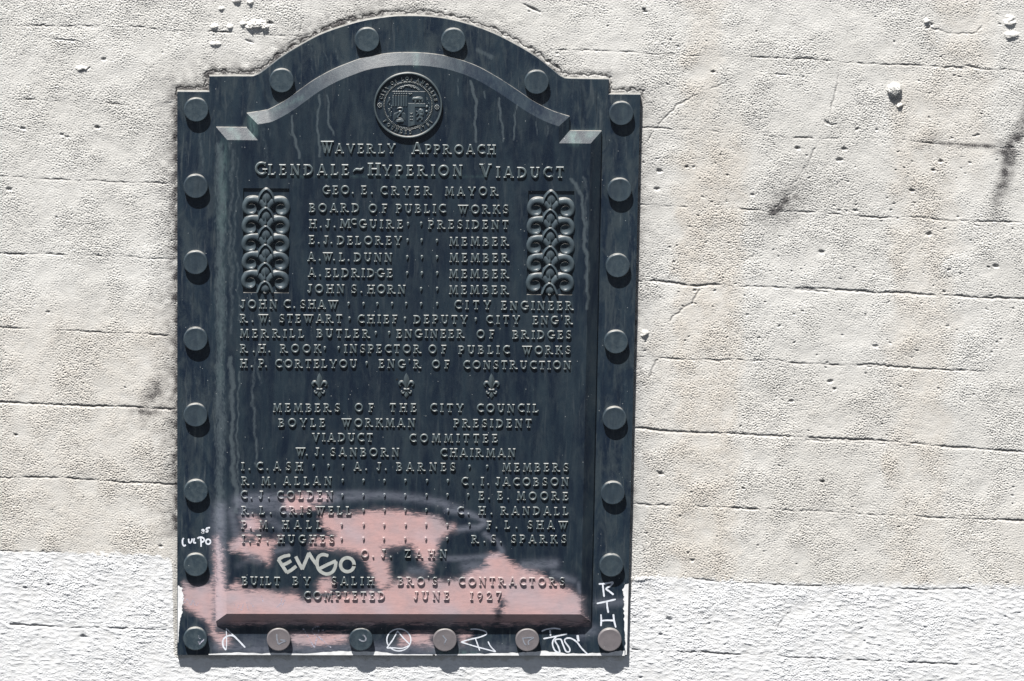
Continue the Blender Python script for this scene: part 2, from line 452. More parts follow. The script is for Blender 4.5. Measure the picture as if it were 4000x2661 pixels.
gl('B', .72, stem(.17) + [arc(.36, .745, .27, .255, .12, -90, 90), arc(.38, .27, .33, .27, .13, -90, 90), rect(.15, 0, .4, TH), rect(.15, .45, .4, .45 + TH), rect(.15, 1 - TH, .38, 1)])
gl('P', .68, stem(.17) + [arc(.36, .70, .31, .30, .13, -90, 90), rect(.15, .40, .38, .40 + TH), rect(.15, 1 - TH, .38, 1)])
gl('R', .94, stem(.17) + [arc(.36, .725, .30, .275, .13, -90, 90), rect(.15, .44, .38, .44 + TH), [(.30, .48), (.44, .48), (.62, .20), (.74, .115), (.94, .10), (.94, .0), (.66, .0), (.52, .08)]])
gl('J', .50, [rect(.25, .22, .25 + ST, 1), rect(.13, 1 - SV, .54, 1), arc(.205, .22, .21, .23, .14, 180, 361), disc(.075, .22, .085)])
gl('U', .84, stem(.17, .34, 1, bot=0) + stem(.68, .34, 1, w=.12, bot=0) + [arc(.4125, .36, .3275, .38, .15, 180, 360)])
gl('N', .90, stem(.16, w=.11) + stem(.74, w=.11, bot=0) + [dbar(.70, 0, .17, 1, .20)])
gl('M', 1.04, [dbar(.13, 0, .20, 1, .11), dbar(.51, .08, .21, 1, .17), dbar(.49, .08, .80, 1, .11), dbar(.90, 0, .83, 1, .17), serif(.13, 0, .13), serif(.90, 0, .15), rect(.06, 1 - SV, .28, 1), rect(.76, 1 - SV, .98, 1)])
gl('A', .92, [dbar(.13, 0, .43, 1.02, .11), dbar(.78, 0, .44, 1.02, .17), rect(.24, .25, .66, .25 + .10), serif(.13, 0, .13), serif(.78, 0, .15)])
gl('V', .90, [dbar(.47, 0, .13, 1, .17), dbar(.46, 0, .77, 1, .11), serif(.14, 1 - SV, .15), serif(.77, 1 - SV, .13)])
gl('W', 1.20, [dbar(.40, 0, .12, 1, .16), dbar(.40, 0, .64, 1, .10), dbar(.78, 0, .48, 1, .16), dbar(.78, 0, 1.06, 1, .10), rect(0, 1 - SV, 1.19, 1)])
gl('Y', .86, [dbar(.42, .40, .12, 1, .17), dbar(.45, .40, .75, 1, .11), serif(.13, 1 - SV, .14), serif(.74, 1 - SV, .12)] + stem(.43, 0, .48, top=0))
gl('K', .86, stem(.17) + [dbar(.26, .42, .64, 1, .12), dbar(.72, 0, .38, .62, .18), serif(.72, 0, .14), serif(.64, 1 - SV, .12)])
gl('S', .66, [arc(.335, .745, .27, .275, .14, 35, 275), arc(.335, .275, .31, .295, .15, -155, 95), rect(.52, .68, .58, .99), rect(.02, .01, .08, .34)])
gl('Z', .78, [rect(.05, 1 - TH, .72, 1), rect(.05, 0, .72, TH), dbar(.14, .02, .62, .98, .19), rect(.03, .78, .09, 1), [(.66, 0), (.74, 0), (.78, .27), (.72, .27)]])
gl('1', .40, stem(.2, o=.09))
gl('9', .66, [arc(.33, .66, .33, .34, .13, 0, 180), arc(.33, .66, .33, .34, .13, 180, 360), [(.53, .66), (.66, .66), (.58, .3), (.36, .0), (.20, .0), (.44, .32)]])
gl('2', .70, [arc(.33, .70, .31, .32, .13, -20, 170), [(.50, .60), (.64, .66), (.24, .10), (.05, .05)], rect(.04, 0, .68, TH), [(.6, 0), (.68, 0), (.72, .24), (.67, .24)]])
gl('7', .66, [rect(.02, 1 - .14, .66, 1), rect(.0, .74, .08, 1), dbar(.25, 0, .58, .95, .15)])
gl('8', .64, [arc(.32, .74, .26, .27, .12, 0, 180), arc(.32, .74, .26, .27, .12, 180, 360), arc(.32, .275, .32, .285, .13, 0, 180), arc(.32, .275, .32, .285, .13, 180, 360)])
gl('.', .24, [disc(.12, .11, .115)])
gl("'", .20, [disc(.10, .98, .09), [(.02, .95), (.19, .99), (.06, .70)]])
gl('~', .95, [[(.02, .30), (.10, .46), (.28, .60), (.46, .60), (.66, .56), (.82, .62), (.92, .74), (.97, .66), (.88, .46), (.72, .38), (.52, .38), (.34, .42), (.18, .36), (.06, .26)]])
gl('*', .28, [disc(.14, .62, .135), [(.01, .60), (.27, .58), (.20, .40), (.07, .26)]])

def union_loops(polys):
    vs_, fs = [], []
    for p in polys:
        a = sum(p[i][0] * p[(i + 1) % len(p)][1] - p[(i + 1) % len(p)][0] * p[i][1] for i in range(len(p)))
        if a < 0: p = p[::-1]
        o = len(vs_); vs_ += [Vector(q) for q in p]; fs.append(list(range(o, o + len(p))))
    V, E, T, ov, oe, of = delaunay_2d_cdt(vs_, [], fs, 0, 1e-5)
    ins = [t for t, q in zip(T, of) if len(q)]
    ed = set()
    for t in ins:
        for i in range(len(t)): ed.add((t[i], t[(i + 1) % len(t)]))
    nx = {}
    for a, b in ed:
        if (b, a) not in ed: nx.setdefault(a, []).append(b)
    loops = []
    while nx:
        a0 = next(iter(nx)); L = [a0]; c = a0
        while True:
            n_ = nx[c].pop()
            if not nx[c]: del nx[c]
            if n_ == a0: break
            L.append(n_); c = n_
            if c not in nx: break
        P = [V[i] for i in L]
        Q = []
        for i in range(len(P)):
            a, b, d = P[i - 1], P[i], P[(i + 1) % len(P)]
            if (b - a).length < 1e-4: continue
            if abs((b - a).cross(d - b)) > 1e-5: Q.append(b)
        if len(Q) > 2: loops.append([(q.x, q.y) for q in Q])
    return loops

def relief(polys, depth, bevel, sink=.0, res=0):
    """bevelled plate cut to the union of the polygons; returns (N,3) local x, y, height and faces"""
    cu = bpy.data.curves.new('tmp', 'CURVE')
    cu.dimensions = '2D'
    cu.fill_mode = 'FRONT'
    tot = depth + sink
    cu.extrude = tot / 2 - bevel
    cu.bevel_depth = bevel
    cu.bevel_resolution = res
    cu.offset = -bevel
    for L in union_loops(polys):
        sp_ = cu.splines.new('POLY')
        sp_.points.add(len(L) - 1)
        for i, (x, y) in enumerate(L): sp_.points[i].co = (x, y, 0, 1)
        sp_.use_cyclic_u = True
    ob = bpy.data.objects.new('tmp', cu)
    COL.objects.link(ob)
    dg = bpy.context.evaluated_depsgraph_get()
    me = bpy.data.meshes.new_from_object(ob.evaluated_get(dg))
    n = len(me.vertices)
    P = np.empty(n * 3); me.vertices.foreach_get('co', P); P = P.reshape(-1, 3)
    P[:, 2] += tot / 2 - sink
    fs = [tuple(p.vertices) for p in me.polygons]
    bpy.data.objects.remove(ob); bpy.data.curves.remove(cu); bpy.data.meshes.remove(me)
    return P, fs

GLYPH = {}
def glyph(ch):
    if ch not in GLYPH:
        w, polys = GL[ch]
        GLYPH[ch] = (w,) + relief(polys, .15, .042, .03)
    return GLYPH[ch]

# ------------------------------------------------------------------ plaque
plaque = bpy.data.objects.new('memorial_plaque', None)
COL.objects.link(plaque)
bx, bz = W(1571, 2560, H_PLATE)
plaque.location = (float(bx), 0.0, float(bz))
PLAQUE_BASE = plaque.location.copy()
plaque['label'] = 'dark weathered bronze memorial plaque with arched top, studded border, raised lettering and pink paint patches'
plaque['category'] = 'plaque'

def part(mb, name, mat, parent=None, smooth=None, label=None, masks=True):
    par = parent or plaque
    o = mb.build(name, mat, None, masks, smooth, origin=tuple(PLAQUE_BASE))
    o.location = (0, 0, 0)
    o.parent = par
    if label: o['label'] = label
    return o

HP = H_PLATE                       # border plate
HS = HP + 10.0                     # foot of the panel's bevel
HF = HS + 28.0                     # panel field

def spline(pts, n):
    """smooth curve through traced points, n samples per span (Catmull-Rom)"""
    P = np.array([pts[0]] + list(pts) + [pts[-1]], float)
    out = []
    for i in range(1, len(P) - 2):
        for k in range(n):
            t = k / n
            a, b, c, d = P[i - 1], P[i], P[i + 1], P[i + 2]
            out.append(.5 * ((2 * b) + (c - a) * t + (2 * a - 5 * b + 4 * c - d) * t * t + (3 * b - a - 3 * c + d) * t ** 3))
    out.append(P[-2])
    return np.array(out)

def slab(quad, t_cols, s_rows, top_t, curve, ntop, href, h, hole=None):
    """structured sheet: a quad plus an arched piece on top; returns builder, boundary loop of vertex ids and hole loops"""
    TL, TR, BR, BL = [np.array(q, float) for q in quad]
    m = MB()
    nT, nS = len(t_cols), len(s_rows)
    t = np.array(t_cols)[None, :, None]; s = np.array(s_rows)[:, None, None]
    g = (1 - s) * ((1 - t) * TL + t * TR) + s * ((1 - t) * BL + t * BR)
    holes = hole or []
    fs = []
    for j in range(nS - 1):
        for i in range(nT - 1):
            tc = (t_cols[i] + t_cols[i + 1]) / 2; sc = (s_rows[j] + s_rows[j + 1]) / 2
            if any(a < tc < b and c < sc < d for a, b, c, d in holes): continue
            k = j * nT + i
            fs.append((k, k + nT, k + nT + 1, k + 1))
    X = pts3(g[..., 0].ravel(), g[..., 1].ravel(), href, h)
    m.add(X, fs)
    i0 = min(range(nT), key=lambda i: abs(t_cols[i] - top_t[0])); i1 = min(range(nT), key=lambda i: abs(t_cols[i] - top_t[1]))
    base = g[0, i0:i1 + 1]
    nc = i1 - i0 + 1
    cu = np.interp(base[:, 0], curve[:, 0], curve[:, 1])
    cu_u = base[:, 0]
    rows = []
    for r in range(1, ntop + 1):
        f = r / ntop
        rows.append(np.stack([cu_u, base[:, 1] * (1 - f) + cu * f], 1))
    rows = np.array(rows)
    o = len(m.v)
    m.v.extend([tuple(p) for p in pts3(rows[..., 0].ravel(), rows[..., 1].ravel(), href, h)])
    def idx(r, i): return (i0 + i) if r == 0 else o + (r - 1) * nc + i
    for r in range(ntop):
        for i in range(nc - 1):
            m.f.append((idx(r, i), idx(r, i + 1), idx(r + 1, i + 1), idx(r + 1, i)))
    loop = list(range(0, i0 + 1)) + [idx(r, 0) for r in range(1, ntop + 1)] + [idx(ntop, i) for i in range(1, nc)] + \
        [idx(r, nc - 1) for r in range(ntop - 1, 0, -1)] + list(range(i1, nT)) + \
        [j * nT + nT - 1 for j in range(1, nS)] + [(nS - 1) * nT + i for i in range(nT - 2, -1, -1)] + [j * nT for j in range(nS - 2, 0, -1)]
    m.f = [f[::-1] for f in m.f]
    return m, loop, g

def offset_loop(P, d):
    """mitred offset of a closed loop in the X-Z plane (loop runs clockwise seen from the front)"""
    Q = P[:, [0, 2]]
    a = Q - np.roll(Q, 1, 0); b = np.roll(Q, -1, 0) - Q
    a /= np.linalg.norm(a, axis=1)[:, None] + 1e-12; b /= np.linalg.norm(b, axis=1)[:, None] + 1e-12
    na = np.stack([-a[:, 1], a[:, 0]], 1); nb = np.stack([-b[:, 1], b[:, 0]], 1)
    mm = na + nb
    k = 1.0 / np.maximum(.3, .5 * np.sum(mm * mm, 1))
    off = mm * k[:, None] * d
    out = P.copy(); out[:, 0] += off[:, 0]; out[:, 2] += off[:, 1]
    return out

def strip(m, A, B, close=True):
    """quads between two equal loops"""
    n = len(A)
    o = m.add(np.concatenate([A, B]), [])
    for i in range(n if close else n - 1):
        j = (i + 1) % n
        m.f.append((o + i, o + j, o + n + j, o + n + i))

# --- border plate
pq = [(693.5, 358.7), (2501, 370), (2448.5, 2562), (693.4, 2558.5)]
t0, t1 = (818.5 - 693.5) / 1807.5, (2377 - 693.5) / 1807.5
tc = sorted(set([0.0, 1.0, t0, t1] + list(np.linspace(0, t0, 16)) + list(np.linspace(t0, t1, 200)) + list(np.linspace(t1, 1, 16))))
sr = list(np.linspace(0, 1, 280))
arch_plate = spline([(818, 298.5), (900, 298), (979, 298), (1000, 294), (1022, 284), (1063, 253), (1125, 207.5), (1224, 150), (1290, 121), (1373, 94),
                     (1434, 79), (1525, 65.5), (1591, 63), (1674, 65.5), (1755, 77), (1840, 99.5), (1925, 131), (2008, 172.5),
                     (2090, 221), (2150, 268), (2180, 293), (2198, 303), (2214, 307), (2290, 309), (2377, 310)], 10)
m, loop, _ = slab(pq, tc, sr, (t0, t1), arch_plate, 34, HP, HP)
Lp = np.array([m.v[i] for i in loop])
L1 = offset_loop(Lp, 1.3 * S); L1[:, 1] = -(HP - 1.3) * S
L2 = L1.copy(); L2[:, 1] = 8 * S
PLATE_FOOT = L1.copy()
strip(m, Lp, L1); strip(m, L1, L2)
part(m, 'back_plate', M_PLATE, smooth=math.radians(28))

# --- raised panel with bevelled edge and two sunk ornament fields
fq = [(887.6, 547.0), (2307, 561), (2269, 2400), (885, 2398)]
ft0, ft1 = (1007.5 - 887.6) / 1419.4, (2183 - 887.6) / 1419.4
RA = (.0442, .1716, .1013, .3222)     # sunk field by the left edge: t0 t1 s0 s1
RB = (.8308, .9577, .1013, .3222)
cols = sorted(set(np.round([0, 1, ft0, ft1, RA[0], RA[1], RB[0], RB[1]] + list(np.linspace(0, 1, 300)), 5)))
cols = [c for i, c in enumerate(cols) if i == 0 or c - cols[i - 1] > 2e-4]
rows_ = sorted(set(np.round([0, 1, RA[2], RA[3]] + list(np.linspace(0, 1, 390)), 5)))
arch_field = spline([(1007.5, 486), (1038, 481), (1070, 472.5), (1130, 440), (1191, 397.5), (1249, 356), (1315, 319.5), (1373, 295), (1442, 271.5), (1525, 258),
                     (1591, 255), (1670, 258.5), (1752, 272), (1842.6, 303), (1925, 348), (1991, 391), (2050, 431), (2100, 460), (2141, 479), (2165, 488), (2183, 493.6)], 10)
HOLES = [RA, RB]
m, loop, g = slab(fq, cols, rows_, (ft0, ft1), arch_field, 30, HF, HF, HOLES)
Lf = np.array([m.v[i] for i in loop])
prev = Lf
NB = 8
for k in range(1, NB + 1):
    q = offset_loop(Lf, 43.0 * k / NB * S)
    q[:, 1] = -(HF - 28.0 * k / NB) * S
    strip(m, prev, q); prev = q
q = prev.copy(); q[:, 1] = -(HP - 3) * S
strip(m, prev, q)
DEEP = 6.5
for a, b, c, d in HOLES:
    ti = [i for i, x in enumerate(cols) if a - 1e-4 <= x <= b + 1e-4]; si = [j for j, x in enumerate(rows_) if c - 1e-4 <= x <= d + 1e-4]
    ring = [(si[0], i) for i in ti] + [(j, ti[-1]) for j in si[1:]] + [(si[-1], i) for i in ti[::-1][1:]] + [(j, ti[0]) for j in si[::-1][1:-1]]
    nT = len(cols)
    top = np.array([m.v[j * nT + i] for j, i in ring])
    low = top.copy(); low[:, 1] += DEEP * S
    strip(m, low, top)
    gg = g[si[0]:si[-1] + 1, ti[0]:ti[-1] + 1]
    fl = pts3(gg[..., 0].ravel(), gg[..., 1].ravel(), HF, HF - DEEP)
    nn = gg.shape[1]
    m.add(fl, [(j * nn + i, j * nn + i + 1, (j + 1) * nn + i + 1, (j + 1) * nn + i) for j in range(gg.shape[0] - 1) for i in range(nn - 1)])
bm = bmesh.new(); 
part(m, 'raised_panel', M_BRONZE, smooth=math.radians(20))
bm.free()

# --- domed studs of the border
def lathe(prof, n=48, jit=0.0):
    m_ = MB()
    P = []
    for r, h in prof:
        for i in range(n):
            a = 2 * math.pi * i / n
            P.append((r * math.cos(a), -h, r * math.sin(a)))
    fs = []
    for k in range(len(prof) - 1):
        for i in range(n):
            j = (i + 1) % n
            fs.append((k * n + i, k * n + j, (k + 1) * n + j, (k + 1) * n + i))
    fs.append(tuple((len(prof) - 1) * n + i for i in range(n)))
    m_.add(P, fs)
    return m_
RB_ = 47.0 * DIST / FPX
bp = [(RB_, -3 * S), (RB_, 18.2 * S), (RB_ - 1.0 * S, 19.4 * S), (RB_ - 2.4 * S, 20.0 * S), (RB_ - 4.5 * S, 20.0 * S), (RB_ - 8 * S, 19.6 * S), (RB_ * .5, 19.8 * S), (RB_ * .2, 20.0 * S)]
stud_mesh = lathe(bp)
STUDS = [(766, 431), (764.5, 730), (764, 1028), (764, 1327), (764, 1624), (765, 1921), (764, 2209), (763, 2498),
         (1088.5, 2500), (1410, 2500), (1738, 2502), (2060, 2502), (2382, 2502),
         (2427, 445), (2420, 744), (2413, 1040), (2406, 1338), (2400, 1636), (2394, 1928), (2388, 2211),
         (1100, 317), (1434, 157), (1771, 159), (2096, 323)]
TAUPE = {8, 10, 11, 12}
stud_data = {}
for i, (u, v) in enumerate(STUDS):
    kind = 'taupe' if i in TAUPE else 'slate'
    if kind not in stud_data:
        o = stud_mesh.build('stud', M_TAUPE if kind == 'taupe' else M_BOSS, None, masks=False, smooth=math.radians(30))
        stud_data[kind] = o.data
    else:
        o = bpy.data.objects.new('stud', stud_data[kind]); COL.objects.link(o)
    X, Z = W(u, v, HP + 20)
    o.parent = plaque
    o.location = Vector((float(X), -HP * S, float(Z))) - PLAQUE_BASE
    o.rotation_euler = (random.uniform(-.018, .018), random.uniform(0, 6.28), random.uniform(-.018, .018))

# --- raised inscription
BASE_TILT = .0035
LINES = [   # (cap height, [(word, x0, x1, baseline, optional cap height)])
    (37, [('W', 1253, 1304, 600, 47), ('AVERLY', 1309, 1545, 600), ('A', 1607, 1653, 603, 46), ('PPROACH', 1660, 1936, 603)]),
    (43, [('G', 996, 1043, 685, 50), ('LENDALE', 1048, 1364, 685), ('~', 1378, 1420, 685), ('H', 1437, 1487, 687, 50), ('YPERION', 1494, 1807, 688),
          ('V', 1873, 1921, 693, 51), ('IADUCT', 1938, 2203, 696)]),
    (33.5, [('GEO.', 1260, 1382, 760), ('E.', 1411, 1456, 761), ('CRYER', 1486, 1687, 763), ('MAYOR', 1738, 1947, 765)]),
    (34, [('BOARD', 1208, 1403, 830), ('OF', 1440, 1514, 832), ('PUBLIC', 1547, 1741, 833), ('WORKS', 1789, 1987, 836)]),
    (33.5, [('H.', 1208, 1257, 892), ('J.', 1271, 1311, 892), ('M', 1328, 1370, 892), ('C', 1371, 1392, 880, 24), ('GUIRE', 1402, 1574, 893), ('*', 1589, 1599, 894), ('*', 1640, 1650, 894), ('PRESIDENT', 1673, 1987, 895)]),
    (33.5, [('E.', 1207, 1249, 955), ('J.', 1264, 1299, 955), ('DELOREY', 1317, 1569, 957), ('*', 1587, 1597, 959), ('*', 1642, 1652, 959), ('*', 1702, 1712, 960), ('MEMBER', 1756, 1989, 961)]),
    (33.5, [('A.', 1201, 1253, 1021), ('W.', 1261, 1309, 1021), ('L.', 1325, 1366, 1022), ('DUNN', 1383, 1532, 1023), ('*', 1586, 1596, 1024), ('*', 1643, 1653, 1024), ('*', 1702, 1712, 1024), ('MEMBER', 1756, 1990, 1025)]),
    (33.5, [('A.', 1203, 1254, 1082), ('ELDRIDGE', 1271, 1534, 1084), ('*', 1586, 1596, 1087), ('*', 1643, 1653, 1087), ('*', 1703, 1713, 1087), ('MEMBER', 1755, 1989, 1088)]),
    (33.5, [('JOHN', 1201, 1346, 1146), ('S.', 1372, 1416, 1147), ('HORN', 1435, 1584, 1148), ('*', 1640, 1650, 1148), ('*', 1703, 1713, 1148), ('MEMBER', 1754, 1988, 1150)]),
    (33.5, [('JOHN', 939, 1083, 1206), ('C.', 1108, 1154, 1206), ('SHAW', 1172, 1322, 1207)] + [('*', x, x + 10, 1207) for x in (1357, 1415, 1469, 1527, 1582, 1640, 1703)] + [('CITY', 1775, 1918, 1209), ('ENGINEER', 1958, 2241, 1212)]),
    (32.5, [('R.', 938, 990, 1261), ('W.', 1010, 1057, 1261), ('STEWART', 1090, 1337, 1262), ('*', 1360, 1370, 1263), ('CHIEF', 1397, 1553, 1264), ('*', 1577, 1587, 1264), ('DEPUTY', 1616, 1827, 1265), ('*', 1854, 1864, 1266), ('CITY', 1899, 2031, 1266), ("ENG'R", 2081, 2238, 1268)]),
    (32.5, [('MERRILL', 938, 1188, 1320), ('BUTLER', 1237, 1446, 1320), ('*', 1463, 1473, 1320), ('*', 1515, 1525, 1320), ('ENGINEER', 1549, 1815, 1321), ('OF', 1862, 1932, 1323), ('BRIDGES', 2002, 2232, 1325)]),
    (32.5, [('R.', 938, 995, 1379), ('H.', 1010, 1056, 1379), ('ROOK', 1094, 1255, 1379), ('*', 1264, 1274, 1379), ('*', 1318, 1328, 1379), ('INSPECTOR', 1345, 1646, 1380), ('OF', 1674, 1745, 1382), ('PUBLIC', 1791, 1991, 1384), ('WORKS', 2040, 2230, 1385)]),
    (32.5, [('H.', 938, 987, 1437), ('P.', 1010, 1043, 1437), ('CORTELYOU', 1075, 1394, 1438), ('*', 1427, 1437, 1438), ("ENG'R", 1480, 1645, 1439), ('OF', 1687, 1757, 1440), ('CONSTRUCTION', 1810, 2231, 1443)]),
    (32.5, [('MEMBERS', 1067, 1329, 1610), ('OF', 1386, 1461, 1610), ('THE', 1522, 1627, 1610), ('CITY', 1681, 1811, 1611), ('COUNCIL', 1863, 2103, 1612)]),
    (32.5, [('BOYLE', 1088, 1270, 1669), ('WORKMAN', 1334, 1622, 1669), ('PRESIDENT', 1772, 2077, 1671)]),
    (32.5, [('VIADUCT', 1219, 1457, 1726), ('COMMITTEE', 1600, 1944, 1729)]),
    (32.5, [('W.', 1155, 1202, 1783), ('J.', 1229, 1266, 1783), ('SANBORN', 1290, 1560, 1784), ('CHAIRMAN', 1721, 2014, 1786)]),
    (32, [('I.', 943, 978, 1839), ('C.', 1002, 1048, 1839), ('ASH', 1068, 1183, 1839)] + [('*', x, x + 10, 1839) for x in (1220, 1278, 1335)] + [('A.', 1382, 1434, 1840), ('J.', 1471, 1511, 1840), ('BARNES', 1548, 1780, 1841), ('*', 1829, 1839, 1842), ('*', 1898, 1908, 1842), ('MEMBERS', 1963, 2222, 1843)]),
    (32, [('R.', 943, 993, 1896), ('M.', 1022, 1077, 1896), ('ALLAN', 1106, 1296, 1896)] + [('*', x, x + 10, 1897) for x in (1334, 1415, 1497, 1579, 1663, 1745)] + [('C.', 1803, 1852, 1898), ('I.', 1879, 1911, 1898), ('JACOBSON', 1936, 2222, 1899)]),
    (32, [('C.', 940, 985, 1951), ('J.', 1010, 1053, 1951), ('COLDEN', 1082, 1301, 1951)] + [('*', x, x + 10, 1953) for x in (1332, 1414, 1497, 1577, 1661, 1743, 1824)] + [('E.', 1870, 1914, 1954), ('E.', 1943, 1989, 1954), ('MOORE', 2019, 2220, 1955)]),
    (32, [('R.', 943, 990, 2011), ('L.', 1013, 1061, 2011), ('CRISWELL', 1091, 1372, 2011)] + [('*', x, x + 10, 2012) for x in (1415, 1497, 1578, 1660, 1745)] + [('C.', 1786, 1834, 2012), ('H.', 1869, 1924, 2012), ('RANDALL', 1956, 2220, 2013)]),
    (31.5, [('P.', 943, 982, 2067), ('M.', 1012, 1070, 2067), ('HALL', 1102, 1257, 2067)] + [('*', x, x + 10, 2068) for x in (1329, 1415, 1495, 1579, 1659, 1742, 1829)] + [('F.', 1901, 1943, 2068), ('L.', 1972, 2021, 2068), ('SHAW', 2061, 2219, 2068)]),
    (31.5, [('I.', 945, 980, 2123), ('F.', 1002, 1048, 2123), ('HUGHES', 1084, 1306, 2123)] + [('*', x, x + 10, 2123) for x in (1329, 1415, 1494, 1577, 1658, 1742)] + [('R.', 1842, 1896, 2123), ('S.', 1917, 1960, 2123), ('SPARKS', 1996, 2213, 2123)]),
    (31.5, [('O.', 1410, 1461, 2180), ('J.', 1489, 1530, 2180), ('ZAHN', 1580, 1746, 2180)]),
    (32, [('BUILT', 945, 1094, 2287), ('BY', 1143, 1213, 2287), ('SALIH', 1294, 1462, 2287), ("BRO'S", 1553, 1709, 2287), ('*', 1747, 1757, 2288), ('CONTRACTORS', 1791, 2207, 2288)]),
    (32, [('COMPLETED', 1187, 1503, 2344), ('JUNE', 1616, 1755, 2344), ('1927', 1836, 1959, 2345)]),
]
LH = 6.2        # letter relief
for cap, words in LINES:
    line = bpy.data.objects.new('inscription_line', None); COL.objects.link(line); line.parent = plaque
    for wd in words:
        m = MB()
        txt, x0, x1, yb = wd[:4]
        ch = wd[4] if len(wd) > 4 else cap
        gs = [glyph(c) for c in txt]
        nat = sum(q[0] for q in gs) * ch
        n_ = len(txt)
        span = x1 - x0
        if n_ == 1:
            k, gap = span / nat, 0.0
        else:
            k = min(1.0, (span - (n_ - 1) * .03 * ch) / nat)
            gap = (span - nat * k) / (n_ - 1)
            # full stops and apostrophes sit closer than letters
        x = x0
        for c, q in zip(txt, gs):
            P = q[1]
            jx, jy, js = random.uniform(-.4, .4), random.uniform(-.5, .5), random.uniform(.98, 1.02)
            uu = x + P[:, 0] * ch * k + jx
            vv = yb - P[:, 1] * ch * js - jy + (uu - x0) * BASE_TILT
            hh = HF + np.clip(P[:, 2] / .15, -.5, 1.0) * LH
            m.add(pts3(uu, vv, HF + LH, hh), q[2])
            m.worn.extend(np.clip((.152 - P[:, 2]) / .042, .0, 1.0).tolist())
            x += q[0] * ch * k + gap
        kind = 'separator' if txt in '*~' else ('initial' if len(txt.replace('.', '')) == 1 else 'word')
        part(m, kind, M_LETTER, parent=line, smooth=math.radians(20))

# ------------------------------------------------------------------ small relief shapes
def ridge(m_, path, widths, heights, href, h0, n=7, flat=0.0, res=5):
    """half-round moulding swept along a traced path"""
    path = np.array(path, float)
    pl = spline([tuple(p) for p in path], res) if len(path) > 2 else np.linspace(path[0], path[1], res + 1)
    tt = np.linspace(0, len(path) - 1, len(pl))
    ww = np.interp(tt, np.arange(len(path)), np.broadcast_to(widths, (len(path),)))
    hh = np.interp(tt, np.arange(len(path)), np.broadcast_to(heights, (len(path),)))
    d = np.gradient(pl, axis=0); d /= np.linalg.norm(d, axis=1)[:, None] + 1e-9
    nrm = np.stack([-d[:, 1], d[:, 0]], 1)
    rings = []
    for k in range(n):
        a = math.pi * k / (n - 1)
        q = pl + nrm * (ww * math.cos(a))[:, None]
        e = max(math.sin(a), 0) ** (1 - flat)
        rings.append(pts3(q[:, 0], q[:, 1], href, h0 + hh * e))
    Rg = np.array(rings); L = len(pl)
    o = m_.add(Rg.reshape(-1, 3), [])
    for k in range(n - 1):
        for i in range(L - 1):
            a = o + k * L + i
            m_.f.append((a, a + 1, a + L + 1, a + L))
    m_.f.append(tuple(o + k * L for k in range(n)))
    m_.f.append(tuple(o + k * L + L - 1 for k in range(n))[::-1])

def dome(m_, cu, cv, ru, rv, hc, href, h0, rings=5, n=18, ang=0.0, dish=False):
    P = []
    for k in range(rings + 1):
        f = k / rings
        for i in range(n):
            a = 2 * math.pi * i / n
            x, y = ru * f * math.cos(a), rv * f * math.sin(a)
            x, y = x * math.cos(ang) - y * math.sin(ang), x * math.sin(ang) + y * math.cos(ang)
            hh = (.25 + .75 * f * f) * hc if dish else hc * math.sqrt(max(0, 1 - f * f))
            P.append((cu + x, cv + y, h0 + hh))
    if dish:
        for i in range(n):
            a = 2 * math.pi * i / n
            P.append((cu + ru * 1.02 * math.cos(a), cv + rv * 1.02 * math.sin(a), h0 - 1))
        rings += 1
    P = np.array(P)
    fs = []
    for k in range(rings):
        for i in range(n):
            j = (i + 1) % n
            fs.append((k * n + i, (k + 1) * n + i, (k + 1) * n + j, k * n + j))
    m_.add(pts3(P[:, 0], P[:, 1], href, P[:, 2]), fs)

def cut(m_, polys, depth, bevel, href, h0, sink=2.0):
    """flat relief shape from traced outlines"""
    q = [[(x, -y) for x, y in p] for p in polys]
    P, fs = relief(q, depth, bevel, sink)
    m_.add(pts3(P[:, 0], -P[:, 1], href, h0 + P[:, 2]), fs)

# --- two sunk panels of scrolls and buds
def scroll(par, ex, ey, sgn, var):
    m_ = MB()
    path = [(54, 8), (46, -9), (36, -22), (22, -31), (4, -34), (-12, -30), (-23, -18), (-27, -2), (-23, 13), (-11, 22), (3, 22), (14, 14), (17, 4)]
    wd = [8, 12, 14, 14.5, 14, 13, 12, 11, 10, 8.5, 7, 5, 3]
    ht = [13, 15, 16, 16, 16, 16, 16, 15, 14, 12, 11, 10, 8]
    pth = [(ex - sgn * x * 1.0, ey + y + var * random.uniform(-.6, .6)) for x, y in path]
    ridge(m_, pth, wd, ht, HF + 9, HF - DEEP - .5, 9, .45, 4)
    dome(m_, ex, ey + 2, 19.5, 19.5, 11.0, HF + 6, HF - DEEP, 5, 22, dish=True)
    part(m_, 'scroll', M_CAST, parent=par, smooth=math.radians(40))

def bud(par, x, y, last=False):
    m_ = MB()
    rim = [(-30, 46), (-25, 28), (-16, 13), (-7, 4), (0, 0), (7, 4), (16, 13), (25, 28), (30, 46)]
    if last: rim = rim[1:-1]; rim[0] = (-29, 42); rim[-1] = (29, 42)
    ridge(m_, [(x + a, y + b + 4) for a, b in rim], [5, 5.5, 6, 6, 6, 6, 6, 5.5, 5][:len(rim)], 19.5, HF + 13, HF - DEEP - .5, 7, .3, 4)
    hgt = 24 if last else 30
    dome(m_, x, y + (36 if not last else 30), 25, hgt, 16, HF + 9, HF - DEEP - .5, 6, 22)
    ridge(m_, [(x, y + 20), (x, y + 34), (x - .5, y + 50), (x - 1, y + (66 if not last else 48)), (x - 1, y + (72 if not last else 52))], [.8, 2.2, 4.8, 8.5, 6], [15, 17.5, 19, 19.5, 14], HF + 12, HF - DEEP - .5, 7, 0, 4)
    part(m_, 'bud', M_CAST, parent=par, smooth=math.radians(40))

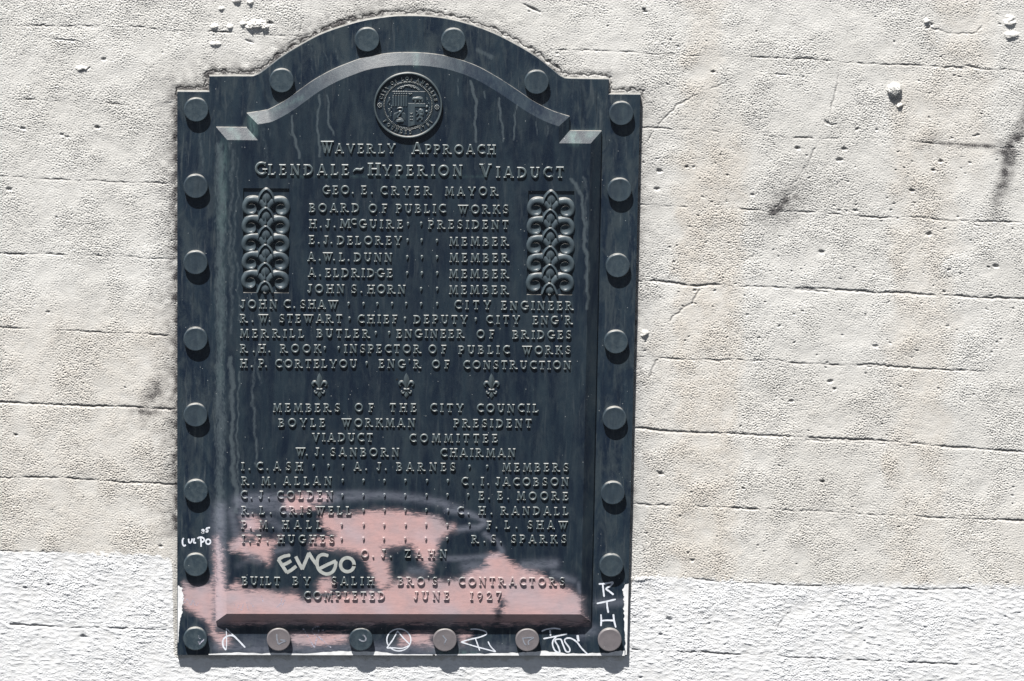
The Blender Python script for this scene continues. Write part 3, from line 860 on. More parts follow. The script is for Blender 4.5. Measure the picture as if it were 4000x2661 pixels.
def ornament(eyes_l, eyes_r, tips, label):
    par = bpy.data.objects.new('ornament_panel', None); COL.objects.link(par)
    par.parent = plaque
    par['label'] = label
    for (a, b), (c, d) in zip(eyes_l, eyes_r):
        scroll(par, a, b, -1, 1); scroll(par, c, d, 1, 1)
    for i, (x, y) in enumerate(tips): bud(par, x, y, i == len(tips) - 1)

ornament([(982.5, 815), (980.5, 889), (979.7, 960), (981, 1030), (978.5, 1103)], [(1097, 817), (1096, 891), (1094.5, 962), (1093, 1032), (1093, 1106)],
         [(1040, 737), (1038.5, 810), (1038, 882), (1037, 954), (1035.7, 1026), (1034.8, 1098)], 'sunk ornament panel of scrolls and buds beside the left edge')
ornament([(2095.5, 820), (2094, 893.5), (2093, 967), (2094, 1038), (2091, 1114)], [(2210, 823), (2209, 896.5), (2208.5, 970), (2207.5, 1041), (2206.5, 1115)],
         [(2153, 745), (2150, 817), (2149.5, 889), (2149.5, 961), (2148.5, 1032), (2146.5, 1105)], 'sunk ornament panel of scrolls and buds beside the right edge')

# --- three fleurs-de-lis
def fleur(cx, y0):
    m_ = MB()
    def px(p): return [(cx + a, y0 + b) for a, b in p]
    out = [(0, 0), (5, 8), (9, 17), (10.8, 26), (9, 38), (5, 49), (3, 60), (-3, 60), (-5, 49), (-9, 38), (-10.8, 26), (-9, 17), (-5, 8)]
    sp_ = [(0, 2), (0, 20), (0, 40), (0, 60)]
    # ridged middle petal: faces from outline to a raised spine
    O = px(out)
    n = len(O)
    top = np.array([(x, y) for x, y in O])
    P = np.concatenate([pts3(top[:, 0], top[:, 1], HF + 5, HF - 1), pts3(top[:, 0], top[:, 1], HF + 5, HF + 4)])
    spn = np.array([(cx, y0 + min(max(b, 6), 56)) for a, b in out])
    P = np.concatenate([P, pts3(spn[:, 0], spn[:, 1], HF + 5, HF + 8.5)])
    fs = []
    for i in range(n):
        j = (i + 1) % n
        fs.append((i, j, n + j, n + i)); fs.append((n + i, n + j, 2 * n + j, 2 * n + i))
    m_.add(P, fs)
    for s_ in (-1, 1):
        ridge(m_, px([(s_ * a, b) for a, b in [(3, 60), (6, 50), (11, 41), (17, 35.5), (23, 37), (27, 43), (25.5, 50), (21, 51)]]), [2.5, 3.4, 4.6, 6, 6.2, 5.4, 4.4, 2.5], [5, 6, 7, 7.5, 7.5, 7, 6, 4], HF + 5, HF - .5, 7, 0, 4)
        ridge(m_, px([(s_ * a, b) for a, b in [(3, 68), (7, 74), (12, 79), (17, 78), (19, 73), (16, 71)]]), [2.2, 3, 3.6, 4, 3.6, 2], [5, 5.5, 6, 6, 5.5, 4], HF + 5, HF - .5, 7, 0, 4)
    ridge(m_, px([(-10.3, 64), (0, 64), (10.3, 64)]), 4.4, 7.5, HF + 5, HF - .5, 7, .4, 3)
    dm = [(0, 70), (8.5, 86), (0, 99), (-8.5, 86)]
    Q = np.array(px(dm))
    P = np.concatenate([pts3(Q[:, 0], Q[:, 1], HF + 5, HF - 1), pts3(Q[:, 0], Q[:, 1], HF + 5, HF + 3), pts3(np.array([cx]), np.array([y0 + 87]), HF + 5, HF + 7.5)])
    m_.add(P, [(i, (i + 1) % 4, 4 + (i + 1) % 4, 4 + i) for i in range(4)] + [(4 + i, 4 + (i + 1) % 4, 8) for i in range(4)])
    part(m_, 'fleur_de_lis', M_LETTER, smooth=math.radians(30))
for cx, y0 in ((1248, 1458), (1587.5, 1458), (1920, 1460)): fleur(cx, y0)
# worn hole beside the middle one
m = MB(); dome(m, 1550, 1483, 5.5, 5.5, 2.0, HF, HF - 1.2, 3, 14)
mh, nth, bh_ = new_mat('deep_hole'); bh_.inputs['Base Color'].default_value = (.004, .004, .005, 1); bh_.inputs['Roughness'].default_value = .9
part(m, 'drilled_hole', mh, masks=False)

# --- city seal
seal = bpy.data.objects.new('city_seal', None); COL.objects.link(seal); seal.parent = plaque
SCU, SCV, SRU = 1594.0, 412.5, 133.5
SQ = .958
HB = HF + 3.0           # sunk floor of the seal
HR = HF + 12.5
def Sx(*p): return [(1440 + x / 5.228, 260 + y / 5.228) for x, y in p]
def circ(r, n=96): return [(SCU + r * math.cos(2 * math.pi * i / n), SCV + r * SQ * math.sin(2 * math.pi * i / n)) for i in range(n)]
def ring_profile(prof, href, name, mat, smooth=.5):
    m_ = MB(); n = 120
    P = []
    for r, h in prof:
        c = np.array(circ(r, n)); P.append(pts3(c[:, 0], c[:, 1], href, h))
    o = m_.add(np.concatenate(P), [])
    for k in range(len(prof) - 1):
        for i in range(n):
            j = (i + 1) % n
            m_.f.append((o + k * n + i, o + k * n + j, o + (k + 1) * n + j, o + (k + 1) * n + i))
    if prof[-1][0] < 20: m_.f.append(tuple(o + (len(prof) - 1) * n + i for i in range(n)))
    return part(m_, name, mat, parent=seal, smooth=smooth)
ring_profile([(SRU, HF - 2), (SRU, HR - 1.5), (SRU - 1.2, HR - .3), (SRU - 3, HR), (SRU - 5.2, HR - .5), (SRU - 6.4, HR - 2), (SRU - 6.8, HB - 1)], HR, 'rim', M_LETTER)
ring_profile([(SRU - 5, HB), (SRU - 60, HB), (10, HB)], HR, 'seal_field', M_BRONZE)
m = MB()
NBD = 92
for i in range(NBD):
    a = 2 * math.pi * i / NBD
    dome(m, SCU + 93.5 * math.cos(a), SCV + 93.5 * SQ * math.sin(a), 2.3, 2.3, 3.4, HB + 3, HB, 3, 8)
ridge(m, circ(97.5, 60) + circ(97.5, 60)[:1], 1.1, 2.4, HB + 2, HB - .3, 5, 0, 2)
part(m, 'bead_ring', M_LETTER, parent=seal, smooth=.7)
m = MB()
def seal_letter(ch, deg, top=True, cap=14.5, rbase=102.5):
    w, P, fs = glyph(ch)
    k = .88
    x = (P[:, 0] - w / 2) * cap * k; y = P[:, 1] * cap
    a = math.radians(deg)
    if top:
        rr = rbase + y
        uu = rr * math.sin(a) + x * math.cos(a); vv = -rr * math.cos(a) + x * math.sin(a)
    else:
        rr = rbase + cap - y
        uu = rr * math.sin(a) + x * math.cos(a); vv = rr * math.cos(a) - x * math.sin(a)
    m.add(pts3(SCU + uu, SCV + vv * SQ, HB + 4, HB + np.clip(P[:, 2] / .15, -.3, 1) * 4.0), fs)
for c, d in zip('CITY', (-73.5, -66.5, -59.0, -49.5)): seal_letter(c, d)
for c, d in zip('OF', (-34.5, -25.5)): seal_letter(c, d)
for c, d in zip('LOS', (-11.8, -2.0, 7.4)): seal_letter(c, d)
for c, d in zip('ANGELES', (21, 31.7, 42.3, 52, 60.6, 69.2, 78.2)): seal_letter(c, d)
for c, d in zip('FOUNDED', (-54.4, -43.8, -33.4, -23.6, -13.6, -4.6, 4.8)): seal_letter(c, d, False)
for c, d in zip('1781', (26.4, 34.6, 44.4, 53)): seal_letter(c, d, False)
part(m, 'seal_lettering', M_LETTER, parent=seal, smooth=.4)
# shield with its four quarters
HSH = HB + 2.2
m = MB()
shield_out = Sx((478, 508), (1156, 512), (1156, 1150), (1140, 1185), (1060, 1190), (930, 1195), (840, 1215), (806, 1245), (770, 1210), (690, 1192), (560, 1185), (480, 1170), (474, 1140))
cut(m, [shield_out], 2.2, .5, HSH, HB)
part(m, 'shield', M_BRONZE, parent=seal, smooth=.4)
m = MB()
for x in (505, 560, 618, 672, 722, 772): ridge(m, Sx((x, 592), (x - 2, 812)), 3.6, 2.6, HSH + 2, HSH - .2, 7, .1, 4)
for r_, y in enumerate((520, 560)):
    for k in range(6):
        cx_, cy_ = Sx((520 + k * 49 + r_ * 8, y))[0]
        dome(m, cx_, cy_, 4.0, 3.8, 3.2, HSH + 2, HSH - .3, 3, 8)
part(m, 'stars_and_stripes', M_CAST, parent=seal, smooth=.7)
m = MB()
sx_, sy_ = Sx((850, 562))[0]
star = [(sx_ + (7.6 if i % 2 == 0 else 3.2) * math.sin(math.pi * i / 5), sy_ - (7.6 if i % 2 == 0 else 3.2) * math.cos(math.pi * i / 5)) for i in range(10)]
cut(m, [star], 2.6, .7, HSH + 2, HSH)
bear = Sx((888, 668), (905, 640), (930, 625), (960, 632), (1000, 618), (1060, 618), (1098, 640), (1120, 680), (1112, 735), (1085, 738), (1078, 700), (1050, 695), (1058, 738), (1030, 740), (1018, 700), (980, 698), (966, 738), (935, 742), (945, 705), (925, 690), (900, 688))
cut(m, [bear], 3.0, .8, HSH + 2, HSH)
bb = Sx((1010, 660), (930, 660), (1060, 665))
dome(m, *bb[0], 17, 7.5, 5.0, HSH + 3, HSH, 4, 14); dome(m, *bb[1], 8, 6, 4.4, HSH + 3, HSH, 4, 12); dome(m, *bb[2], 11, 7, 4.6, HSH + 3, HSH, 4, 12)
part(m, 'bear_and_star', M_LETTER, parent=seal, smooth=.7)
m = MB()
cut(m, [Sx((808, 752), (1156, 756), (1156, 826), (945, 826), (945, 1192), (808, 1235))], 1.6, .5, HSH + 1, HSH)
for p in (Sx((870, 960), (870, 1090)), Sx((842, 965), (900, 965)), Sx((845, 1030), (900, 1030)), Sx((842, 1092), (902, 1092)), Sx((845, 945), (850, 970)), Sx((898, 945), (892, 970))):
    ridge(m, p, 2.0, 2.4, HSH + 3, HSH + 1.4, 5, 0, 3)
lion = Sx((965, 905), (1000, 918), (1030, 880), (1080, 872), (1120, 895), (1130, 950), (1118, 1000), (1090, 1010), (1112, 1060), (1100, 1100), (1070, 1100), (1080, 1070), (1050, 1050), (1020, 1068), (1010, 1100), (975, 1095), (985, 1065), (1020, 1040), (1040, 1000), (1015, 965), (990, 1000), (968, 1005), (975, 985), (1000, 950), (985, 930), (965, 930))
cut(m, [lion], 3.2, .9, HSH + 2, HSH)
for x, y, a, b in ((1080, 920, 8, 9), (1075, 980, 7, 10), (1060, 890, 6, 5)):
    q = Sx((x, y))[0]; dome(m, q[0], q[1], a, b, 5.2, HSH + 3, HSH, 4, 12)
part(m, 'lion_and_tower', M_CAST, parent=seal, smooth=.7)
m = MB()
ridge(m, Sx((585, 868), (620, 850), (670, 850), (695, 880), (680, 920), (650, 950), (620, 1000), (590, 1040), (600, 1060), (660, 1070), (695, 1085)), [2, 2.6, 3, 3.2, 3.6, 4, 4, 3.6, 3, 3, 2], [3, 4, 4.5, 4.5, 4.6, 4.8, 4.6, 4.2, 4, 3.6, 3], HSH + 3, HSH - .2, 7, 0, 4)
for s_ in (-1, 1):
    for k in range(5):
        ox = 632 + s_ * (45 + k * 15); oy = 930 + k * 6
        ridge(m, Sx((ox - s_ * 20, oy + 5), (ox + s_ * 6, oy + 40), (ox + s_ * 12, 1040 + k * 18)), [2.6, 3, 1.4], [3.6, 3.2, 2], HSH + 2, HSH - .2, 5, 0, 4)
for x, y, a, b in ((640, 930, 7, 6), (640, 1100, 15, 5), (620, 1125, 12, 5), (670, 1120, 10, 5)):
    q = Sx((x, y))[0]; dome(m, q[0], q[1], a, b, 4.4, HSH + 2, HSH, 4, 12)
part(m, 'eagle_and_snake', M_CAST, parent=seal, smooth=.7)
# fruit sprays round the shield and rosettes in the letter band
m = MB()
for k in range(26):
    t = k / 25
    x = 605 + 420 * t; y = 470 - 75 * math.sin(math.pi * t) + random.uniform(-16, 26)
    q = Sx((x, y))[0]; dome(m, q[0], q[1], random.uniform(2.6, 5.2), random.uniform(2, 3.4), random.uniform(2.6, 4.4), HB + 3, HB, 3, 9, random.uniform(-1, 1))
ridge(m, Sx((600, 480), (640, 425), (720, 405), (820, 385), (920, 398), (990, 440), (1030, 470)), 1.3, 3, HB + 2, HB - .2, 5, 0, 4)
ridge(m, Sx((432, 640), (400, 700), (380, 780), (390, 860), (420, 950), (455, 1050)), 1.6, 3, HB + 2, HB - .2, 5, 0, 4)
for k in range(13):
    t = k / 12
    q = Sx((400 + 40 * math.sin(3 * t) + random.uniform(-34, 44), 660 + 380 * t))[0]
    dome(m, q[0], q[1], random.uniform(2, 3), random.uniform(4, 7), random.uniform(2.4, 3.6), HB + 3, HB, 3, 9, random.uniform(-.9, .9))
ridge(m, Sx((1190, 640), (1185, 690), (1215, 740), (1250, 790), (1245, 870), (1220, 960), (1190, 1010)), 1.6, 3, HB + 2, HB - .2, 5, 0, 4)
for x, y, a in ((1190, 825, 5.6), (1185, 925, 5.8), (1240, 900, 3.6), (1225, 760, 3.4), (1195, 680, 3.2), (1250, 850, 3.0), (1215, 980, 3.4), (1240, 945, 2.8)):
    q = Sx((x, y))[0]; dome(m, q[0], q[1], a, a, a * .8, HB + 3, HB, 4, 12)
for cx_, cy_ in ((226, 800), (1395, 838)):
    for k in range(8):
        a = 2 * math.pi * k / 8
        q = Sx((cx_ + 38 * math.cos(a), cy_ + 42 * math.sin(a)))[0]; dome(m, q[0], q[1], 3.4, 3.4, 3.6, HB + 3, HB, 3, 8)
    q = Sx((cx_, cy_))[0]; dome(m, q[0], q[1], 3.6, 3.6, 4.6, HB + 3, HB, 3, 9)
part(m, 'fruit_spray', M_CAST, parent=seal, smooth=.7)

# ------------------------------------------------------------------ marks painted on the metal
def ribbon(m_, path, w, h, href=None, jit=.12, res=6, close=False):
    path = list(path) + ([path[0]] if close else [])
    pl = spline(path, res) if len(path) > 2 else np.linspace(path[0], path[1], res * 2 + 1)
    d = np.gradient(pl, axis=0); d /= np.linalg.norm(d, axis=1)[:, None] + 1e-9
    nr = np.stack([-d[:, 1], d[:, 0]], 1)
    k = 1 + RNG.uniform(-jit, jit, len(pl))
    ends = np.ones(len(pl))
    if not close:
        ends[0] = ends[-1] = .55
    wv = (w / 2 * k * ends)[:, None]
    pts = np.stack([pl + nr * wv, pl - nr * wv], 1).reshape(-1, 2)
    hh = h + RIB[0]
    RIB[0] += .035
    a = pts3(pts[:, 0], pts[:, 1], href or h, hh)
    m_.add(a, [(2 * i, 2 * i + 1, 2 * i + 3, 2 * i + 2) for i in range(len(pl) - 1)])
RIB = [.35]
def tag(strokes, w, h, mat, label, jit=.14, res=6):
    RIB[0] = .35
    m_ = MB()
    for s_ in strokes:
        cl = False
        ww = w
        if isinstance(s_, dict): cl = s_.get('close', False); ww = s_.get('w', w); s_ = s_['p']
        ribbon(m_, s_, ww, h, jit=jit, res=res, close=cl)
    return part(m_, 'graffiti_mark', mat, label=label, masks=False)
def X1(*p): return [(680 + x / 2.874, 2000 + y / 2.874) for x, y in p]
def X2(*p): return [(680 + x / 2.562, 2380 + y / 2.562) for x, y in p]
def X3(*p): return [(1600 + x / 2.619, 2380 + y / 2.619) for x, y in p]
def lin(pts, n=4):
    """straight-sided stroke: extra points keep the corners"""
    out = []
    for (a, b), (c, d) in zip(pts[:-1], pts[1:]):
        for k in range(n): out.append((a + (c - a) * k / n, b + (d - b) * k / n))
    return out + [pts[-1]]
def ell(cx, cy, rx, ry, n=20, a0=0.0, a1=360.0):
    return [(cx + rx * math.cos(math.radians(a0 + (a1 - a0) * i / n)), cy + ry * math.sin(math.radians(a0 + (a1 - a0) * i / n))) for i in range(n + 1)]
tag([X1((1305, 485), (1230, 500), (1168, 535)), lin(X1((1168, 530), (1220, 610), (1268, 682))), lin(X1((1262, 684), (1320, 650), (1372, 608))), lin(X1((1205, 600), (1260, 580), (1315, 548))),
     lin(X1((1365, 500), (1400, 570), (1442, 645))), lin(X1((1438, 645), (1475, 555), (1515, 460))), lin(X1((1510, 455), (1555, 530), (1612, 606))),
     X1((1732, 492), (1672, 478), (1625, 500), (1606, 555), (1612, 620), (1650, 672), (1715, 698), (1775, 675), (1808, 620), (1818, 552)), lin(X1((1820, 548), (1720, 592), (1622, 642))),
     {'p': X1(*ell(1945, 592, 76, 78, 22, 0, 372))}], 13.0, HF, M_BRUSH, 'thick pale grey brushed tag across the lower panel', .05)
tag([X1((108, 292), (95, 318), (97, 360), (112, 380), (132, 370)), X1((163, 300), (166, 335), (182, 347), (198, 325), (203, 298)), X1((228, 296), (222, 320), (222, 345), (247, 346)),
     X1((298, 285), (302, 330), (303, 392)), X1((262, 298), (295, 282), (330, 296), (338, 322), (300, 345)), {'p': X1(*ell(383, 334, 26, 28, 16, 0, 370))},
     X1((308, 208), (325, 198), (336, 210), (325, 225), (310, 236), (338, 230)), X1((404, 176), (382, 178), (362, 184)), X1((364, 184), (362, 200), (378, 205), (374, 222), (354, 222))],
    6.0, HP, M_CHALK, 'small white handwritten tag on the left border')
tag([H_((1636, 785), (1642, 840), (1648, 890)), H_((1604, 786), (1660, 782), (1722, 770)), H_((1722, 772), (1700, 800), (1664, 824), (1690, 845), (1724, 872)),
     H_((1588, 943), (1660, 928), (1742, 909)), H_((1670, 930), (1674, 975), (1682, 1018)), H_((1622, 1030), (1625, 1080), (1622, 1125)), H_((1722, 1028), (1728, 1080), (1742, 1136)), H_((1618, 1083), (1670, 1078), (1728, 1080))],
    6.6, HP, M_CHALK, 'three white capitals running down the right border')
tag([X2((520, 410), (492, 370), (490, 310), (530, 270), (590, 265), (640, 308), (680, 350), (712, 384)), {'p': X2((520, 410), (526, 330), (522, 190)), 'w': 3.5}, {'p': X2((524, 195), (570, 240), (620, 280)), 'w': 3}],
    6.2, HP, M_CHALK, 'white looped tag beside the bottom left corner stud')
tag([X2((1288, 190), (1335, 265), (1375, 335), (1405, 388)), X2((1402, 390), (1425, 300), (1452, 180), (1410, 180), (1385, 205), (1395, 240), (1430, 262), (1480, 305), (1530, 350), (1572, 384)), {'p': X2((1486, 205), (1494, 214)), 'w': 8},
     {'p': X2((1580, 305), (1640, 300), (1690, 280)), 'w': 3}], 5.0, HP, M_CHALK_FAINT, 'worn white tag between the first and second bottom studs')
tag([ell(1558, 2500, 47, 43, 24, 150, 500), lin([(1511, 2532), (1534, 2500), (1553, 2466)], 3), lin([(1552, 2464), (1575, 2492), (1601, 2518)], 3), [(1511, 2532), (1540, 2531), (1570, 2533), (1598, 2522)]],
    4.6, HP, M_CHALK, 'white circled letter tag in the middle of the bottom border')
tag([X3((622, 205), (690, 205), (770, 225), (786, 255), (720, 285), (620, 308), (525, 335)), X3((525, 335), (610, 362), (700, 388), (790, 412), (882, 436)), X3((670, 292), (690, 345), (718, 425)), X3((802, 330), (830, 382), (882, 436))],
    4.8, HP, M_CHALK, 'white angular tag between two pinkish bottom studs')
tag([X3((1350, 226), (1400, 206), (1480, 196), (1545, 205)), X3((1436, 215), (1440, 245), (1442, 272)), X3((1368, 302), (1450, 286), (1540, 268), (1612, 250)),
     X3((1500, 282), (1468, 320), (1464, 370), (1490, 425), (1535, 440), (1520, 380), (1488, 318), (1545, 308), (1568, 360), (1600, 430), (1636, 432), (1634, 395), (1588, 330), (1600, 300), (1650, 298), (1710, 335), (1760, 400), (1822, 462)),
     {'p': X3((1718, 265), (1722, 295), (1730, 330)), 'w': 9}], 5.6, HP, M_CHALK, 'white scrawled tag beside the bottom right corner')
HT = HP + 20.4
tag([X2((250, 262), (252, 285), (262, 300)), X2((245, 358), (272, 330), (305, 298)), X2((248, 350), (244, 320))], 5.0, HT, M_CHALK_FAINT, 'small worn white mark on the bottom left stud')
tag([X2((1028, 248), (1030, 300), (1044, 352)), X2((1044, 352), (1085, 330), (1118, 316), (1062, 306))], 5.0, HT, M_GREYMARK, 'small grey angular mark on a pinkish bottom stud')
tag([X2((1890, 255), (1918, 285), (1912, 315), (1880, 318), (1850, 300))], 6.0, HT, M_GREYMARK, 'rubbed grey mark on the dark bottom stud')
tag([X3((338, 268), (368, 305), (380, 318)), X3((372, 312), (355, 360))], 5.0, HT, M_GREYMARK, 'small grey arrow mark on a bottom stud')
tag([X3((1150, 298), (1210, 292), (1272, 290)), X3((1270, 292), (1215, 330), (1222, 365)), X3((1158, 300), (1172, 345), (1195, 372))], 5.0, HT, M_GREYMARK, 'grey triangular mark on a bottom stud')
tag([G_((110, 900), (128, 935), (150, 905), (175, 955), (195, 915), (215, 965), (240, 930)), G_((150, 960), (175, 985))], 3.0, HP, M_CHALK_FAINT, 'faint lilac scribble low on the left border')
tag([G_((525, 950), (548, 992), (562, 955), (582, 998), (600, 945)), G_((625, 930), (640, 1000)), G_((655, 935), (680, 970)), G_((745, 880), (758, 930)), G_((860, 980), (900, 940), (905, 900)), G_((910, 960), (935, 915))], 3.0, HF, M_CHALK_FAINT, 'faint lilac scribble on the pink lower panel')
# white wall paint slopped over the edges of the metal
def ragged(edge, inner, seed):
    r = np.random.default_rng(seed)
    m_ = MB()
    a = np.array(edge, float); b = np.array(inner, float)
    n = 90
    t = np.linspace(0, 1, n)
    def along(p):
        d = np.r_[0, np.cumsum(np.hypot(*np.diff(p, axis=0).T))]; d /= d[-1]
        return np.stack([np.interp(t, d, p[:, 0]), np.interp(t, d, p[:, 1])], 1)
    A, Bq = along(a), along(b)
    rough = np.convolve(r.normal(0, 1, n + 8), np.ones(3) / 3, 'same')[4:-4]
    Bq = A + (Bq - A) * (1 + .22 * rough)[:, None]
    P = np.stack([A, Bq], 1).reshape(-1, 2)
    m_.add(pts3(P[:, 0], P[:, 1], HP, HP + .3), [(2 * i, 2 * i + 2, 2 * i + 3, 2 * i + 1) for i in range(n - 1)])
    return part(m_, 'paint_overrun', M_WHITE, masks=False)
ragged([(815, 2558.5), (1100, 2559), (1400, 2559.6), (1600, 2560), (1700, 2560.2)], [(815, 2555), (900, 2550), (930, 2548), (1000, 2552), (1050, 2551), (1200, 2553), (1300, 2546), (1330, 2543), (1480, 2546), (1540, 2555), (1700, 2557)], 1)
ragged([(1690, 2560.3), (1900, 2560.7), (2100, 2561.2), (2400, 2561.6), (2440, 2561.8)], [(1690, 2557), (1860, 2554), (1960, 2552), (2100, 2546), (2150, 2546), (2250, 2554), (2380, 2550), (2440, 2540)], 2)
ragged([(694.5, 2288), (694.3, 2400), (694, 2450), (694, 2510)], [(700, 2288), (712, 2300), (716, 2340), (712, 2385), (703, 2430), (698, 2470), (696, 2510)], 3)
ragged([(2455.2, 2280), (2452, 2420), (2448.6, 2558)], [(2440, 2284), (2434, 2300), (2438, 2420), (2442, 2500), (2441, 2558)], 4)

# ------------------------------------------------------------------ concrete wall
STEP = 2.6
u0, u1, v0, v1 = -240.0, 4240.0, -190.0, 2850.0
uf = np.arange(u0, u1 + 1, STEP); vf = np.arange(v0, v1 + 1, STEP)
nu, nv = len(uf), len(vf)
def fft_noise(lo, hi, ax=1.0, ay=1.0, ang=0.0, seed=0):
    """band-limited noise, wavelengths lo..hi in trace pixels"""
    r = np.random.default_rng(seed)
    w = r.normal(0, 1, (nv, nu))
    fy = np.fft.fftfreq(nv, STEP)[:, None]; fx = np.fft.rfftfreq(nu, STEP)[None, :]
    ca, sa = math.cos(ang), math.sin(ang)
    a = (fx * ca + fy * sa) * ax; b = (-fx * sa + fy * ca) * ay
    f = np.sqrt(a * a + b * b)
    k = np.exp(-(f * lo) ** 4) * (1 - np.exp(-(f * hi) ** 4))
    o = np.fft.irfft2(np.fft.rfft2(w) * k, s=(nv, nu))
    return o / o.std()
def bands(lo, hi, seed): return fft_noise(lo, hi, seed=seed)
UU, VV = np.meshgrid(uf, vf)
big1 = bands(260, 4000, 21); big2 = bands(90, 500, 22); mid = bands(30, 90, 23)
gr1 = fft_noise(4.6, 9.5, ax=.95, ay=1.15, ang=.12, seed=24)
gr2 = fft_noise(6.0, 12, seed=25)
gr3 = fft_noise(12, 30, ax=1.5, ay=1.0, ang=.1, seed=26)
# lower band: white paint
paint_edge = np.interp(uf, [-300, 0, 238, 424, 560, 620, 660, 672, 680, 700, 2440, 2470, 2560, 2685, 2792, 2970, 3113, 3433, 4000, 4300],
                       [2152, 2153, 2158, 2164, 2166, 2174, 2188, 2205, 2560, 2575, 2575, 2262, 2252, 2258, 2268, 2276, 2282, 2284, 2288, 2290])
paint_edge = paint_edge[None, :] + 3.0 * mid + 2.5 * gr3
psoft = np.where(UU > 2900, 16.0, 6.0)
paintm = sm((VV - paint_edge) / psoft, -1, 1) * np.clip(.93 + .05 * mid + .06 * big2 + .05 * gr3, 0, 1)
# relief: flat trowelled plateaus broken by short dark crevices
g_ = gr1 * .8 + gr2 * .55 + gr3 * .10
pits = np.minimum(g_ + .32, 0.0)
amp = (1.0 + .22 * big2 + .10 * big1) * (1 - .42 * paintm)
hw = (2.0 + .5 * np.clip(big1 + .5 * big2, -1.2, 1.5)) * amp * pits + .14 * gr1 + .08 * gr2 + .16 * mid + .7 * big2
lips = fft_noise(12, 40, ax=2.4, ay=1.0, ang=.08, seed=31)
hw += paintm * .75 * np.maximum(lips, -.2)
stain_shade = np.zeros_like(hw); tan = np.zeros_like(hw)  # real stains plus painted shade of grooves, holes and the lip gap

def noise1(n, k, seed):
    r = np.random.default_rng(seed)
    x = np.convolve(r.normal(0, 1, n + 4 * k), np.hanning(2 * k + 1), 'same')[2 * k:-2 * k]
    return x / (x.std() + 1e-9)
def win(pts, pad):
    a = np.array(pts)
    i0 = max(0, int((a[:, 0].min() - pad - u0) / STEP)); i1 = min(nu, int((a[:, 0].max() + pad - u0) / STEP) + 2)
    j0 = max(0, int((a[:, 1].min() - pad - v0) / STEP)); j1 = min(nv, int((a[:, 1].max() + pad - v0) / STEP) + 2)
    return slice(j0, j1), slice(i0, i1)
_ck = [100]
def crack(pts, w=3.4, depth=5.0, wob=3.5, dark=.35, breaks=.25, step_=0.0):
    _ck[0] += 1
    P = np.array(pts, float)
    d = np.r_[0, np.cumsum(np.hypot(*np.diff(P, axis=0).T))]
    n = max(8, int(d[-1] / 5))
    t = np.linspace(0, d[-1], n)
    Q = np.stack([np.interp(t, d, P[:, 0]), np.interp(t, d, P[:, 1])], 1)
    wb = noise1(n, 2, _ck[0]) * wob * .45 + noise1(n, 14, _ck[0] + 500) * wob * .6
    tn = np.gradient(Q, axis=0); tn /= np.linalg.norm(tn, axis=1)[:, None] + 1e-9
    Q += np.stack([-tn[:, 1], tn[:, 0]], 1) * wb[:, None]
    md = np.clip(.85 + .30 * noise1(n, 4, _ck[0] + 900) + .38 * noise1(n, 16, _ck[0] + 1300) - breaks, .12, 1.4)
    if len(Q) < 2: return
    for k in range(0, n - 1, 12):
        seg = Q[k:k + 13]
        js, is_ = win(seg, 16)
        u = UU[js, is_]; v = VV[js, is_]
        if u.size == 0: continue
        best = np.full(u.shape, 1e9); mm = np.zeros(u.shape); side = np.zeros(u.shape)
        for q in range(len(seg) - 1):
            (x0, y0), (x1, y1) = seg[q], seg[q + 1]
            dx, dy = x1 - x0, y1 - y0
            L2 = dx * dx + dy * dy + 1e-9
            tt = np.clip(((u - x0) * dx + (v - y0) * dy) / L2, 0, 1)
            dd = np.hypot(u - x0 - tt * dx, v - y0 - tt * dy)
            c = dd < best
            best = np.where(c, dd, best)
            mm = np.where(c, md[k + q] + (md[min(k + q + 1, n - 1)] - md[k + q]) * tt, mm)
        ww = w * (.55 + .6 * np.clip(mm, 0, 1.3))
        e = np.exp(-(best / ww) ** 2) * np.clip(mm, 0, 1.2)
        new = -depth * e
        hw[js, is_] = np.minimum(hw[js, is_], hw[js, is_] * (1 - e * .5) + new)
        stain_shade[js, is_] = np.maximum(stain_shade[js, is_], dark * e)  # shade of the thin groove put into the colour as well

